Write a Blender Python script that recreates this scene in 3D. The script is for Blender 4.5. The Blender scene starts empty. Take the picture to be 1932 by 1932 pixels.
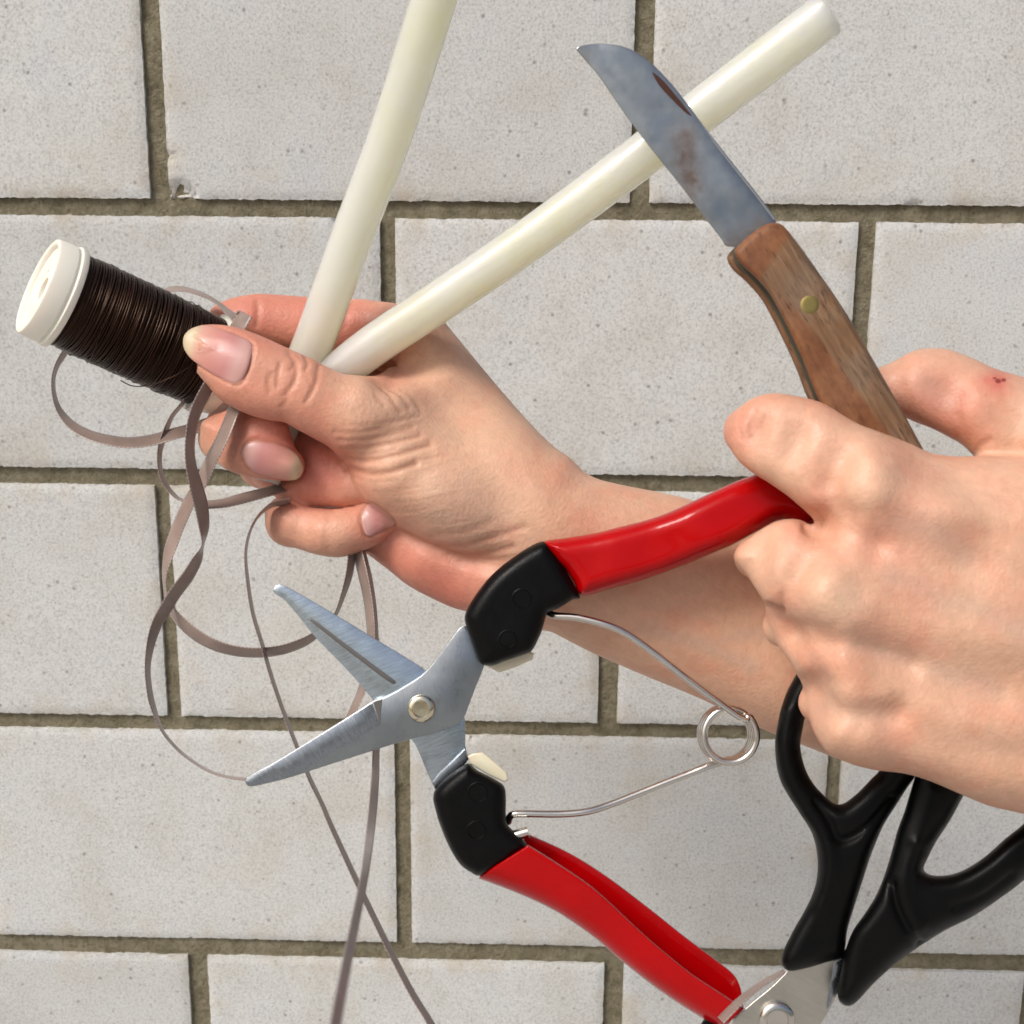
import bpy, bmesh, math, random
import numpy as np
from mathutils import Vector, Matrix
from mathutils.bvhtree import BVHTree

random.seed(7); rng = np.random.default_rng(7)
scn = bpy.context.scene
COL = scn.collection

# ------------------------------------------------------------------ camera
F = 2332.0; CX = 966.0; D0 = 0.376; WALL = 0.56
def rot(p, y, r):
    cp, sp = math.cos(p), math.sin(p); cy, sy = math.cos(y), math.sin(y); cr, sr = math.cos(r), math.sin(r)
    Rx = np.array([[1,0,0],[0,cp,-sp],[0,sp,cp]]); Rz = np.array([[cy,-sy,0],[sy,cy,0],[0,0,1]])
    Ry = np.array([[cr,0,sr],[0,1,0],[-sr,0,cr]])
    return Rz @ Rx @ Ry
M = rot(*[math.radians(a) for a in (-13.02, 1.125, -0.516)])
CAM = np.array([0, -WALL, 1.40])
def P(x, y, w):
    """a point of the place: seen at (x, y), w millimetres nearer than the plane of the hands"""
    x = np.asarray(x, float); y = np.asarray(y, float); w = np.asarray(w, float)
    d = np.stack(np.broadcast_arrays((x-CX)/F, np.ones_like(x), -(y-CX)/F), -1) @ M.T
    return CAM + d*(D0 - w/1000.0)[..., None]
cam = bpy.data.cameras.new('camera'); co = bpy.data.objects.new('camera', cam); COL.objects.link(co)
cam.sensor_width = 36; cam.lens = F/1932*36; cam.clip_start = 0.01; cam.clip_end = 500
co.matrix_world = Matrix(np.block([[np.stack([M[:,0], M[:,2], -M[:,1]], 1), CAM[:,None]], [np.zeros((1,3)), np.ones((1,1))]]).tolist())
scn.camera = co
cam.dof.use_dof = True; cam.dof.focus_distance = 0.43; cam.dof.aperture_fstop = 28.0

# ------------------------------------------------------------------ light
SUN_EL, SUN_AZ = math.radians(47), math.radians(-46)     # azimuth from straight behind the camera, towards its left
wd = bpy.data.worlds.new('World'); scn.world = wd; wd.use_nodes = True
nt = wd.node_tree; bg = nt.nodes['Background']
sky = nt.nodes.new('ShaderNodeTexSky'); sky.sky_type = 'NISHITA'; sky.sun_disc = False
sdir = Vector((math.sin(SUN_AZ)*math.cos(SUN_EL), -math.cos(SUN_AZ)*math.cos(SUN_EL), math.sin(SUN_EL)))   # towards the sun
sky.sun_elevation = SUN_EL; sky.sun_rotation = math.atan2(sdir.x, sdir.y)
sky.air_density = 1.0; sky.dust_density = 6.0; sky.ozone_density = 1.0
nt.links.new(sky.outputs[0], bg.inputs[0]); bg.inputs[1].default_value = 0.08
sl = bpy.data.lights.new('sun', 'SUN'); sl.energy = 1.5; sl.angle = math.radians(20); sl.color = (1, .985, .955)
so = bpy.data.objects.new('sun', sl); COL.objects.link(so)
so.rotation_euler = sdir.to_track_quat('Z', 'Y').to_euler()
scn.view_settings.view_transform = 'Standard'; scn.view_settings.look = 'None'
scn.view_settings.exposure = 0.53; scn.view_settings.gamma = 1

# ------------------------------------------------------------------ materials
def material(name, base, rough=.5, metal=0, **kw):
    m = bpy.data.materials.new(name); m.use_nodes = True
    b = m.node_tree.nodes['Principled BSDF']
    b.inputs['Base Color'].default_value = (*base, 1); b.inputs['Roughness'].default_value = rough
    b.inputs['Metallic'].default_value = metal
    for k, v in kw.items(): b.inputs[k].default_value = v
    return m
class N:
    """small helper to wire shader nodes"""
    def __init__(s, m):
        s.t = m.node_tree; s.b = s.t.nodes['Principled BSDF']; s.tc = s.t.nodes.new('ShaderNodeTexCoord')
    def new(s, ty, **kw):
        n = s.t.nodes.new(ty)
        for k, v in kw.items(): setattr(n, k, v)
        return n
    def link(s, a, b): s.t.links.new(a, b)
    def coord(s, scale=(1,1,1), rotz=(0,0,0), out='Object'):
        mp = s.new('ShaderNodeMapping'); mp.inputs['Scale'].default_value = scale; mp.inputs['Rotation'].default_value = rotz
        src = s.tc.outputs[out]
        if any(rotz):
            mp.inputs['Rotation'].default_value = (0,0,0); m0 = s.new('ShaderNodeMapping'); m0.inputs['Rotation'].default_value = rotz
            s.link(src, m0.inputs[0]); src = m0.outputs[0]
        s.link(src, mp.inputs[0]); return mp.outputs[0]
    def noise(s, vec, scale, detail=4, rough=.55):
        n = s.new('ShaderNodeTexNoise'); s.link(vec, n.inputs['Vector'])
        n.inputs['Scale'].default_value = scale; n.inputs['Detail'].default_value = detail; n.inputs['Roughness'].default_value = rough
        return n.outputs['Fac']
    def voro(s, vec, scale, feature='F1'):
        n = s.new('ShaderNodeTexVoronoi', feature=feature); s.link(vec, n.inputs['Vector']); n.inputs['Scale'].default_value = scale
        return n.outputs['Distance']
    def ramp(s, fac, stops):
        r = s.new('ShaderNodeValToRGB'); e = r.color_ramp.elements
        while len(e) < len(stops): e.new(.5)
        for el, (p, c) in zip(e, stops):
            el.position = p; el.color = (*c, 1) if isinstance(c, tuple) else (c, c, c, 1)
        s.link(fac, r.inputs[0]); return r.outputs[0]
    def mix(s, fac, a, b, mode='MIX'):
        m = s.new('ShaderNodeMix', data_type='RGBA', blend_type=mode)
        for i, v in ((0, fac), (6, a), (7, b)):
            if hasattr(v, 'is_linked'): s.link(v, m.inputs[i])
            elif isinstance(v, tuple): m.inputs[i].default_value = (*v, 1)
            else: m.inputs[i].default_value = v
        return m.outputs[2]
    def math(s, op, a, b=0):
        m = s.new('ShaderNodeMath', operation=op)
        for i, v in ((0, a), (1, b)):
            if hasattr(v, 'is_linked'): s.link(v, m.inputs[i])
            else: m.inputs[i].default_value = v
        return m.outputs[0]
    def attr(s, name): return s.new('ShaderNodeAttribute', attribute_name=name).outputs['Fac']
    def bump(s, h, dist, strength=1):
        b = s.new('ShaderNodeBump'); b.inputs['Distance'].default_value = dist; b.inputs['Strength'].default_value = strength
        s.link(h, b.inputs['Height'])
        ex = s.b.inputs['Normal']
        if ex.is_linked: s.link(ex.links[0].from_socket, b.inputs['Normal'])
        s.link(b.outputs[0], ex)
    def color(s, c): s.link(c, s.b.inputs['Base Color'])
    def rough(s, c): s.link(c, s.b.inputs['Roughness'])

def make_brick_mat(i, tint):
    m = material('sand_lime_brick', (.5,.49,.47), .9); n = N(m); v = n.coord()
    base = n.ramp(n.noise(v, 26, 5), [(.3, (.525*tint,.522*tint,.495*tint)), (.55, (.575*tint,.585*tint,.572*tint)), (.75, (.545*tint,.562*tint,.572*tint))])
    grain = n.ramp(n.noise(v, 900, 3, .7), [(.30, .70), (.5, 1.0), (.70, 1.12)])
    c = n.mix(1, base, grain, 'MULTIPLY')
    vd = n.coord((1,1,1))
    speck = n.ramp(n.voro(vd, 170), [(.0, 1.0), (.11, .6), (.20, 0.0)])
    gate = n.ramp(n.noise(v, 110, 3), [(.45, 0.0), (.58, .95)])
    c = n.mix(n.math('MULTIPLY', speck, gate), c, (.20,.185,.17))
    speck2 = n.ramp(n.voro(vd, 420), [(.0, 1.0), (.17, .6), (.27, 0.0)])
    gate2 = n.ramp(n.noise(v, 160, 2), [(.44, 0.0), (.58, .7)])
    c = n.mix(n.math('MULTIPLY', speck2, gate2), c, (.30,.28,.26))
    st = n.math('MULTIPLY', n.attr('edge'), n.ramp(n.noise(v, 45, 5), [(.50, 0.0), (.70, .5)]))
    c = n.mix(st, c, (.44,.36,.25))
    yl = n.ramp(n.noise(n.coord((1,1,1.3)), 13, 3), [(.58, 0.0), (.78, .26)])
    c = n.mix(yl, c, (.50,.455,.36))
    n.color(c)
    n.bump(n.noise(v, 750, 4, .7), .0005, .55)
    n.bump(n.math('MULTIPLY', speck, gate), .0012, -.8)
    return m
def make_mortar():
    m = material('mortar', (.13,.115,.075), .95); n = N(m); v = n.coord()
    c = n.ramp(n.noise(v, 160, 6, .65), [(.25, (.135,.115,.066)), (.5, (.225,.198,.128)), (.75, (.315,.285,.20))])
    g = n.ramp(n.voro(v, 420), [(0.0, .55), (.25, .95), (.6, 1.12)])
    n.color(n.mix(.8, c, g, 'MULTIPLY'))
    n.bump(n.noise(v, 420, 6, .7), .003, 1); return m
def make_skin(name, tone):
    m = material(name, tone, .46); n = N(m); v = n.coord()
    b = n.b; b.inputs['Subsurface Weight'].default_value = .22; b.inputs['Subsurface Radius'].default_value = (1, .32, .18)
    b.inputs['Subsurface Scale'].default_value = .003; b.inputs['Specular IOR Level'].default_value = .42
    t = Vector(tone)
    c = n.ramp(n.noise(v, 55, 4), [(.32, tuple(t*.93 + Vector((.0,-.006,-.012)))), (.52, tone), (.72, tuple(t*1.05))])
    c = n.mix(n.ramp(n.noise(v, 85, 3), [(.46, 0.0), (.68, .5)]), c, (tone[0]*.97, tone[1]*.70, tone[2]*.66))
    c = n.mix(n.attr('flush_shade'), c, (.57,.170,.120))  # skin redness, with some shade put into the same colour
    c = n.mix(n.attr('pale'), c, (tone[0]*1.12, tone[1]*1.24, tone[2]*1.26))
    c = n.mix(n.attr('vein'), c, (.42,.33,.27))
    c = n.mix(n.attr('crease'), c, (.40,.165,.10))
    c = n.mix(n.ramp(n.attr('scab'), [(.25, 0.0), (.6, .9)]), c, (.22,.025,.025))
    mott = n.ramp(n.noise(v, 420, 3), [(.3, .94), (.7, 1.05)])
    c = n.mix(1, c, mott, 'MULTIPLY'); n.color(c)
    n.rough(n.ramp(n.noise(v, 260, 3), [(.3, .42), (.7, .56)]))
    # fine skin lines
    n.bump(n.voro(v, 1150, 'SMOOTH_F1'), .00030, .4)
    n.bump(n.noise(n.coord((1,1,1)), 520, 5, .6), .0004, .3)
    return m
def make_nail():
    m = material('fingernail', (.6,.3,.27), .36); n = N(m); v = n.coord()
    b = n.b; b.inputs['Subsurface Weight'].default_value = .15; b.inputs['Subsurface Radius'].default_value = (1,.35,.25); b.inputs['Subsurface Scale'].default_value = .002
    b.inputs['Coat Weight'].default_value = .12; b.inputs['Coat Roughness'].default_value = .3
    c = n.ramp(n.attr('u'), [(0.0, (.50,.27,.235)), (.14, (.55,.31,.285)), (.30, (.50,.215,.20)), (.55, (.55,.24,.20)), (.76, (.60,.31,.24)), (.86, (.56,.43,.28)), (1.0, (.55,.47,.32))])
    n.color(c); n.bump(n.noise(v, 300, 2), .0003, .3); return m
def make_steel(name, base, rough, ang, amt=.35, var=.15):
    m = material(name, base, rough, 1.0); n = N(m)
    v = n.coord((1900, 1900, 45), (0, math.radians(ang), 0))
    nz = n.noise(v, 1.0, 3)
    n.color(n.mix(1, n.ramp(nz, [(.25, (base[0]*(1-amt), base[1]*(1-amt), base[2]*(1-amt))), (.7, base)]), n.ramp(n.noise(n.coord(), 130, 5), [(.35, .92), (.6, 1.0)]), 'MULTIPLY'))
    n.rough(n.ramp(n.noise(n.coord(), 260, 4), [(.3, rough*(1-var)), (.7, rough*(1+var))]))
    n.bump(nz, .00008, .5); return m
def make_blade():
    m = material('old_blade_steel', (.22,.25,.28), .38, 1.0); n = N(m); v = n.coord()
    c = n.ramp(n.noise(n.coord((1,1,1)), 75, 5, .6), [(.25, (.25,.275,.295)), (.5, (.30,.33,.355)), (.78, (.38,.42,.45))])
    c = n.mix(n.math('MULTIPLY', n.attr('rust'), n.ramp(n.noise(v, 420, 5), [(.30, .55), (.6, 1.0)])), c, (.11,.058,.030))
    n.color(c); n.rough(n.ramp(n.noise(v, 160, 5), [(.3, .30), (.7, .50)]))
    n.link(n.math('SUBTRACT', 1.0, n.math('MULTIPLY', n.attr('rust'), .75)), n.b.inputs['Metallic'])
    n.bump(n.noise(v, 500, 5), .00012, .3); return m
def make_wood():
    m = material('worn_wood', (.25,.13,.06), .62); n = N(m)
    g = n.noise(n.coord((800, 800, 40), (0, math.radians(31.5), 0)), 1.0, 5, .6)
    c = n.ramp(g, [(.25, (.090,.042,.018)), (.45, (.175,.088,.040)), (.6, (.225,.122,.060)), (.8, (.29,.18,.10))])
    grey = n.ramp(n.noise(n.coord(), 62, 4), [(.44, 0.0), (.6, .62)])
    c = n.mix(grey, c, n.ramp(g, [(.3, (.105,.068,.042)), (.7, (.25,.175,.115))]))
    c = n.mix(n.math('MULTIPLY', n.attr('worn'), .85), c, n.ramp(n.noise(n.coord(), 300, 4), [(.3, (.15,.045,.013)), (.7, (.26,.100,.034))]))
    pits = n.ramp(n.noise(n.coord((900, 900, 170), (0, math.radians(31.5), 0)), 1.0, 4), [(.28, .40), (.42, 1.0)])
    n.color(n.mix(1, c, pits, 'MULTIPLY')); n.bump(g, .0004, .6); n.bump(pits, .0003, .6); return m
def make_black(name, base=.0028, rough=.36, scale=1500):
    m = material(name, (base, base, base*1.05), rough); n = N(m)
    n.rough(n.ramp(n.noise(n.coord(), 220, 4), [(.3, rough*.8), (.7, rough*1.3)]))
    n.b.inputs['Specular IOR Level'].default_value = .13
    n.bump(n.noise(n.coord(), scale, 3), .0002, .35); return m
def make_red():
    m = material('red_vinyl', (.50,.001,.004), .22); n = N(m)
    n.color(n.ramp(n.noise(n.coord(), 70, 3), [(.3, (.36,.0004,.0016)), (.7, (.43,.0006,.002))]))
    n.b.inputs['Specular IOR Level'].default_value = .16; n.b.inputs['Coat Weight'].default_value = .16; n.b.inputs['Coat Roughness'].default_value = .04
    n.rough(n.ramp(n.noise(n.coord(), 240, 5), [(.4, .18), (.65, .25)]))
    n.bump(n.noise(n.coord(), 90, 3), .0012, .22); return m
def make_glue():
    m = material('milky_glue', (.82,.80,.62), .24); n = N(m)
    b = n.b; b.inputs['Subsurface Weight'].default_value = 1.0; b.inputs['Subsurface Radius'].default_value = (1,1,.75); b.inputs['Subsurface Scale'].default_value = .028
    b.inputs['Transmission Weight'].default_value = .30; b.inputs['IOR'].default_value = 1.45
    b.inputs['Coat Weight'].default_value = .9; b.inputs['Coat Roughness'].default_value = .06
    n.color(n.ramp(n.noise(n.coord(), 38, 4), [(.3, (.845,.86,.58)), (.55, (.895,.91,.72)), (.75, (.88,.90,.70))]))
    n.bump(n.noise(n.coord(), 150, 4), .0006, .22); return m
def make_ribbon():
    m = material('taupe_satin', (.20,.15,.13), .30); n = N(m)
    uv = n.tc.outputs['UV']
    sep = n.new('ShaderNodeSeparateXYZ'); n.link(uv, sep.inputs[0])
    av = n.math('ABSOLUTE', n.math('SUBTRACT', sep.outputs[1], .5))
    edge = n.math('GREATER_THAN', av, .43)
    dots = n.math('GREATER_THAN', n.math('SINE', n.math('MULTIPLY', sep.outputs[0], 5200.0)), .0)
    c = n.ramp(n.noise(n.coord(), 120, 3), [(.3, (.215,.155,.130)), (.7, (.30,.222,.190))])
    c = n.mix(n.math('MULTIPLY', edge, n.math('MULTIPLY', dots, .55)), c, (.50,.44,.42))
    n.color(c); n.b.inputs['Sheen Weight'].default_value = .12; n.b.inputs['Sheen Roughness'].default_value = .4
    n.b.inputs['Anisotropic'].default_value = .5
    n.bump(n.math('MULTIPLY', edge, dots), .0003, .6)
    return m
def make_coil():
    m = material('brown_wire', (.020,.009,.005), .27); n = N(m)
    n.color(n.ramp(n.noise(n.coord((1,1,1)), 140, 4), [(.3, (.006,.0026,.0018)), (.6, (.015,.0055,.003)), (.8, (.028,.010,.0055))]))
    n.b.inputs['Specular IOR Level'].default_value = .5
    n.b.inputs['Specular Tint'].default_value = (.8,.5,.36,1)
    return m
MAT = dict(mortar=make_mortar(), skin=make_skin('skin', (.645,.385,.262)), skin2=make_skin('skin_fair', (.64,.378,.258)), nail=make_nail(),
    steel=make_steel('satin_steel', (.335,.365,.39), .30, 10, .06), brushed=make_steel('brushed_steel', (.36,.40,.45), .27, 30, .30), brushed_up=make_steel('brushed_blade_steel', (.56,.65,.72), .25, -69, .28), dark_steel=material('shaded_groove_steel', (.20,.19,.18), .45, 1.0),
    blade=make_blade(), wood=make_wood(), black=make_black('black_grip'), black2=make_black('black_plastic', .0028, .34, 2600), red=make_red(), glue=make_glue(),
    ribbon=make_ribbon(), coil=make_coil(), cream=material('cream_plastic', (.82,.80,.70), .35, 0, **{'Subsurface Weight': .2, 'Subsurface Scale': .003}),
    bumper=material('cream_rubber', (.72,.67,.50), .3, 0, **{'Subsurface Weight': .3, 'Subsurface Scale': .003}), spring=material('spring_wire', (.66,.63,.58), .2, 1.0),
    brass=material('brass', (.30,.24,.09), .55, 1.0), nickel=material('nickel', (.74,.68,.52), .16, 1.0), liner=material('dull_liner', (.09,.085,.06), .5, .6),
    rust=material('rust', (.055,.020,.012), .9), scissor=make_steel('worn_scissor_steel', (.60,.58,.52), .34, 60, .12))

# ------------------------------------------------------------------ objects
def thing(name, loc, label, cat, group=None):
    o = bpy.data.objects.new(name, None); COL.objects.link(o); o.empty_display_size = .02
    o.location = Vector(loc); o['label'] = label; o['category'] = cat
    if group: o['group'] = group
    return o
def origin(p):
    v = Vector((0,0,0))
    while p is not None: v += p.location; p = p.parent
    return v
def link(name, verts, faces, mat, parent, sharp=None, smooth=True):
    me = bpy.data.meshes.new(name)
    off = np.array(origin(parent)) if parent else 0
    V = np.asarray(verts, float) - off
    if isinstance(faces, np.ndarray):
        me.from_pydata([], [], [])
        me.vertices.add(len(V)); me.vertices.foreach_set('co', V.ravel())
        k = faces.shape[1]; me.loops.add(faces.size); me.loops.foreach_set('vertex_index', faces.ravel().astype(np.int32))
        me.polygons.add(len(faces)); me.polygons.foreach_set('loop_start', np.arange(0, faces.size, k, dtype=np.int32))
        me.update(calc_edges=True); me.validate()
    else:
        me.from_pydata(V.tolist(), [], faces)
    me.polygons.foreach_set('use_smooth', [smooth]*len(me.polygons))
    if sharp: me.set_sharp_from_angle(angle=math.radians(sharp))
    me.materials.append(MAT[mat] if isinstance(mat, str) else mat)
    o = bpy.data.objects.new(name, me); COL.objects.link(o); o.parent = parent
    me.update(); return o
def fattr(o, name, vals):
    a = o.data.attributes.new(name, 'FLOAT', 'POINT'); a.data.foreach_set('value', np.asarray(vals, np.float32))

# tracing frames: pixel positions read off enlargements, turned into positions in the whole view
def zf(fac, ox, oy): return lambda L: [(ox+fac*a[0], oy+fac*a[1], *a[2:]) for a in L]
Z1 = zf(.3797, 0, 366.8); Z2 = zf(.3797, 321, 504.3); Z3 = zf(.3797, 229, 825.2); Z5 = zf(.3797, 412.6, 962.8)
Z6 = zf(.3797, 825.2, 825.2); Z7 = zf(.3322, 825.2, 1467); Z8 = zf(.4272, 1054.5, 45.9)
ZR = zf(.33556, 1283.7, 596); Z4 = zf(.4305, 1283.7, 1100.3)

def spline(pts, n, closed=False):
    p = np.array(pts, float); m = len(p); out = []
    segs = m if closed else m-1
    for i in range(segs):
        g = (lambda k: p[k % m]) if closed else (lambda k: p[min(max(k, 0), m-1)])
        a, b, c, d = g(i-1), g(i), g(i+1), g(i+2)
        for t in np.arange(n)/n:
            out.append(.5*((2*b)+(-a+c)*t+(2*a-5*b+4*c-d)*t*t+(-a+3*b-3*c+d)*t**3))
    if not closed: out.append(p[-1])
    return np.array(out)
def chaikin(pts):
    p = np.array(pts, float); q = np.roll(p, -1, 0)
    return np.stack([.8*p+.2*q, .2*p+.8*q], 1).reshape(-1, p.shape[1])

# ---- solids by distance field
S = 6.2
def poly_sd(U, V, poly):
    d2 = np.full(U.shape, 1e9); ins = np.zeros(U.shape, bool)
    for (x1, y1), (x2, y2) in zip(poly, np.roll(poly, -1, 0)):
        ex, ey = x2-x1, y2-y1; L = ex*ex+ey*ey+1e-12
        t = np.clip(((U-x1)*ex+(V-y1)*ey)/L, 0, 1)
        d2 = np.minimum(d2, (U-x1-t*ex)**2+(V-y1-t*ey)**2)
        c = (y1 > V) != (y2 > V)
        if y1 != y2: ins ^= c & (U < (V-y1)*ex/ey+x1)
    return np.where(ins, 1, -1)*np.sqrt(d2)
def line_d(U, V, pts):
    d2 = np.full(U.shape, 1e9); p = np.array(pts, float)[:, :2]/S
    for (x1, y1), (x2, y2) in zip(p[:-1], p[1:]):
        ex, ey = x2-x1, y2-y1; t = np.clip(((U-x1)*ex+(V-y1)*ey)/(ex*ex+ey*ey+1e-12), 0, 1)
        d2 = np.minimum(d2, (U-x1-t*ex)**2+(V-y1-t*ey)**2)
    return np.sqrt(d2)
def idw(U, V, c, vals, pw=2.6):
    num = 0; den = 0
    for (x, y), v in zip(c, vals):
        k = 1/(((U-x/S)**2+(V-y/S)**2)+6.0)**(pw/2); num = num+k*v; den = den+k
    return num/den
def smin(a, b, k):
    h = np.maximum(k-np.abs(a-b), 0)/k
    return np.minimum(a, b)-h*h*k*.25
class Field:
    def __init__(s, x0, x1, y0, y1, w0, w1, h):
        s.h = h; s.o = np.array([x0/S, y0/S, w0], np.float32)
        s.n = [int((b-a)/h)+1 for a, b in ((x0/S, x1/S), (y0/S, y1/S), (w0, w1))]
        s.f = np.full(s.n, 60., np.float32)
        s.ax = [s.o[i]+h*np.arange(s.n[i], dtype=np.float32) for i in range(3)]
    def box(s, lo, hi):
        return tuple(slice(max(0, int((lo[i]-s.o[i])/s.h)), min(s.n[i], int((hi[i]-s.o[i])/s.h)+2)) for i in range(3))
    def put(s, b, f, k): s.f[b] = smin(s.f[b], f.astype(np.float32), k)
    def inflate(s, outline, ctrl, k=.8, holes=(), n=4, power=2.0):
        """a rounded solid: outline filled out to thickness 2T, its rim rounded over R; ctrl = (x, y, w, T, R)"""
        p = (spline(outline, n, True) if n else np.array(outline, float))/S; c = [a[:2] for a in ctrl]
        W = [a[2] for a in ctrl]; T = [a[3] for a in ctrl]; Rr = [a[4] for a in ctrl]; mg = 4+k
        b = s.box((*(p.min(0)-mg), min(W)-max(T)-mg), (*(p.max(0)+mg), max(W)+max(T)+mg))
        U, V = np.meshgrid(s.ax[0][b[0]], s.ax[1][b[1]], indexing='ij')
        d = poly_sd(U, V, p)
        for h in holes: d = np.minimum(d, -poly_sd(U, V, spline(h, n, True)/S))
        w = idw(U, V, c, W); t = idw(U, V, c, T); r = idw(U, V, c, Rr)
        q = np.maximum(r-d, 0)/r
        z = np.abs(s.ax[2][b[2]][None, None, :]-w[..., None])/t[..., None]
        f = ((q[..., None]**power+z**power)**(1/power)-1)*np.minimum(t, r)[..., None]
        s.put(b, f, k)
    def cone(s, a, b_, r1, r2, k=3):
        a = np.array([a[0]/S, a[1]/S, a[2]]); b_ = np.array([b_[0]/S, b_[1]/S, b_[2]]); mg = max(r1, r2)+5
        b = s.box(np.minimum(a, b_)-mg, np.maximum(a, b_)+mg)
        U, V, W = np.meshgrid(*[s.ax[i][b[i]] for i in range(3)], indexing='ij')
        e = b_-a; t = np.clip(((U-a[0])*e[0]+(V-a[1])*e[1]+(W-a[2])*e[2])/(e@e+1e-9), 0, 1)
        s.put(b, np.sqrt((U-a[0]-t*e[0])**2+(V-a[1]-t*e[1])**2+(W-a[2]-t*e[2])**2)-(r1+(r2-r1)*t), k)
    def mesh(s, smooth=4):
        f = s.f; nx, ny, nz = s.n; sg = f < 0
        cnt = sum(sg[i:nx-1+i, j:ny-1+j, k:nz-1+k].astype(np.int8) for i in (0,1) for j in (0,1) for k in (0,1))
        cell = np.argwhere((cnt > 0) & (cnt < 8)); idx = np.full((nx, ny, nz), -1, np.int32)
        idx[cell[:,0], cell[:,1], cell[:,2]] = np.arange(len(cell))
        cor = [(i,j,k) for i in (0,1) for j in (0,1) for k in (0,1)]
        val = {c: f[cell[:,0]+c[0], cell[:,1]+c[1], cell[:,2]+c[2]] for c in cor}
        acc = np.zeros((len(cell), 3)); num = np.zeros(len(cell))
        for c in cor:
            for ax in range(3):
                if c[ax]: continue
                d = list(c); d[ax] = 1; d = tuple(d); a, b = val[c], val[d]; m = (a < 0) != (b < 0)
                t = np.where(m, a/np.where(m, a-b, 1), 0)
                pt = np.tile(np.array(c, float), (len(cell), 1)); pt[:, ax] = t
                acc[m] += pt[m]; num[m] += 1
        v = (cell+acc/num[:, None])*s.h+s.o
        faces = []
        for ax in range(3):
            o1, o2 = [(1,2),(2,0),(0,1)][ax]
            a = [slice(1, -1)]*3; b = [slice(1, -1)]*3; a[ax] = slice(0, -1); b[ax] = slice(1, None)
            A, B = sg[tuple(a)], sg[tuple(b)]; off = np.array([1,1,1]); off[ax] = 0
            for flip in (False, True):
                e = np.argwhere((A & ~B) if not flip else (~A & B))+off
                if not len(e): continue
                def g(d1, d2):
                    q = e.copy(); q[:, o1] -= d1; q[:, o2] -= d2; return idx[q[:,0], q[:,1], q[:,2]]
                fc = np.stack([g(1,1), g(0,1), g(0,0), g(1,0)], 1)
                faces.append(fc[:, ::-1] if flip else fc)
        fc = np.concatenate(faces); fc = fc[(fc >= 0).all(1)]
        e = np.concatenate([fc[:, [i, (i+1) % 4]] for i in range(4)]); n = len(v)
        deg = np.bincount(e.ravel(), minlength=n).astype(float)
        def lap(v): return np.stack([(np.bincount(e[:,0], v[e[:,1], i], n)+np.bincount(e[:,1], v[e[:,0], i], n))/deg for i in range(3)], 1)-v
        for it in range(smooth): v = v+.55*lap(v); v = v-.57*lap(v) if it < smooth-1 else v
        return v, fc[:, ::-1]
def vnormals(v, fc):
    a = NSIGN*np.cross(v[fc[:,2]]-v[fc[:,0]], v[fc[:,3]]-v[fc[:,1]]); n = np.zeros_like(v)
    for i in range(4):
        for k in range(3): n[:, k] += np.bincount(fc[:, i], a[:, k], len(v))
    return n/(np.linalg.norm(n, axis=1, keepdims=True)+1e-12)
def world(v): return P(v[:,0]*S, v[:,1]*S, v[:,2])
def solid(name, outline, ctrl, mat, parent, holes=(), h=.5, n=4, smooth=3, power=2.0, dents=()):
    p = np.array([o[:2] for o in outline]); mg = 25
    W = [c[2]-c[3] for c in ctrl]+[c[2]+c[3] for c in ctrl]
    fd = Field(p[:,0].min()-mg, p[:,0].max()+mg, p[:,1].min()-mg, p[:,1].max()+mg, min(W)-2, max(W)+2, h)
    fd.inflate([o[:2] for o in outline], ctrl, .5, [[q[:2] for q in hh] for hh in holes], n, power)
    v, fc = fd.mesh(smooth)
    if dents:
        nn = vnormals(v, fc); fr = np.clip((nn[:,2]+.1)/.4, 0, 1); dp = np.zeros(len(v))
        for pts, dep, sig in dents: dp -= dep*np.exp(-(line_d(v[:,0], v[:,1], spline(pts, 4))/sig)**2)
        v = v+nn*(dp*fr)[:,None]
    o = link(name, world(v), fc, mat, parent)
    return o, v
def slab(name, pts, w, t, bev, mat, parent, soft=1, sharp=28):
    """a plate cut to an outline, thickness t mm, edges eased by bev mm; w = number or function of (x, y)"""
    p = np.array([a[:2] for a in pts], float)
    for _ in range(soft): p = chaikin(p)
    wf = w if callable(w) else (lambda x, y: np.full(np.shape(x), float(w)))
    nx = np.roll(p, -1, 0)-np.roll(p, 1, 0); nr = np.stack([-nx[:,1], nx[:,0]], 1); nr /= np.linalg.norm(nr, axis=1, keepdims=True)+1e-9
    area = np.sum(p[:,0]*np.roll(p[:,1], -1)-np.roll(p[:,0], -1)*p[:,1])
    if area < 0: nr = -nr       # inward
    W0 = wf(p[:,0], p[:,1]); rings = []
    for ins, dw in ((bev, t/2), (bev*.3, t/2-bev*.3), (0, t/2-bev), (0, -t/2+bev), (bev*.3, -t/2+bev*.3), (bev, -t/2)):
        q = p+nr*ins*S; rings.append(P(q[:,0], q[:,1], W0+dw))
    n = len(p); V = np.concatenate(rings); fs = []
    for r in range(5):
        for i in range(n):
            j = (i+1) % n; fs.append((r*n+i, r*n+j, (r+1)*n+j, (r+1)*n+i))
    fs.append(tuple(range(n))[::-1]); fs.append(tuple(range(5*n, 6*n)))
    o = link(name, V, fs, mat, parent)
    bm = bmesh.new(); bm.from_mesh(o.data); bmesh.ops.recalc_face_normals(bm, faces=bm.faces); bmesh.ops.triangulate(bm, faces=[f for f in bm.faces if len(f.verts) > 4]); bm.to_mesh(o.data); bm.free()
    o.data.set_sharp_from_angle(angle=math.radians(sharp)); return o
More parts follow.
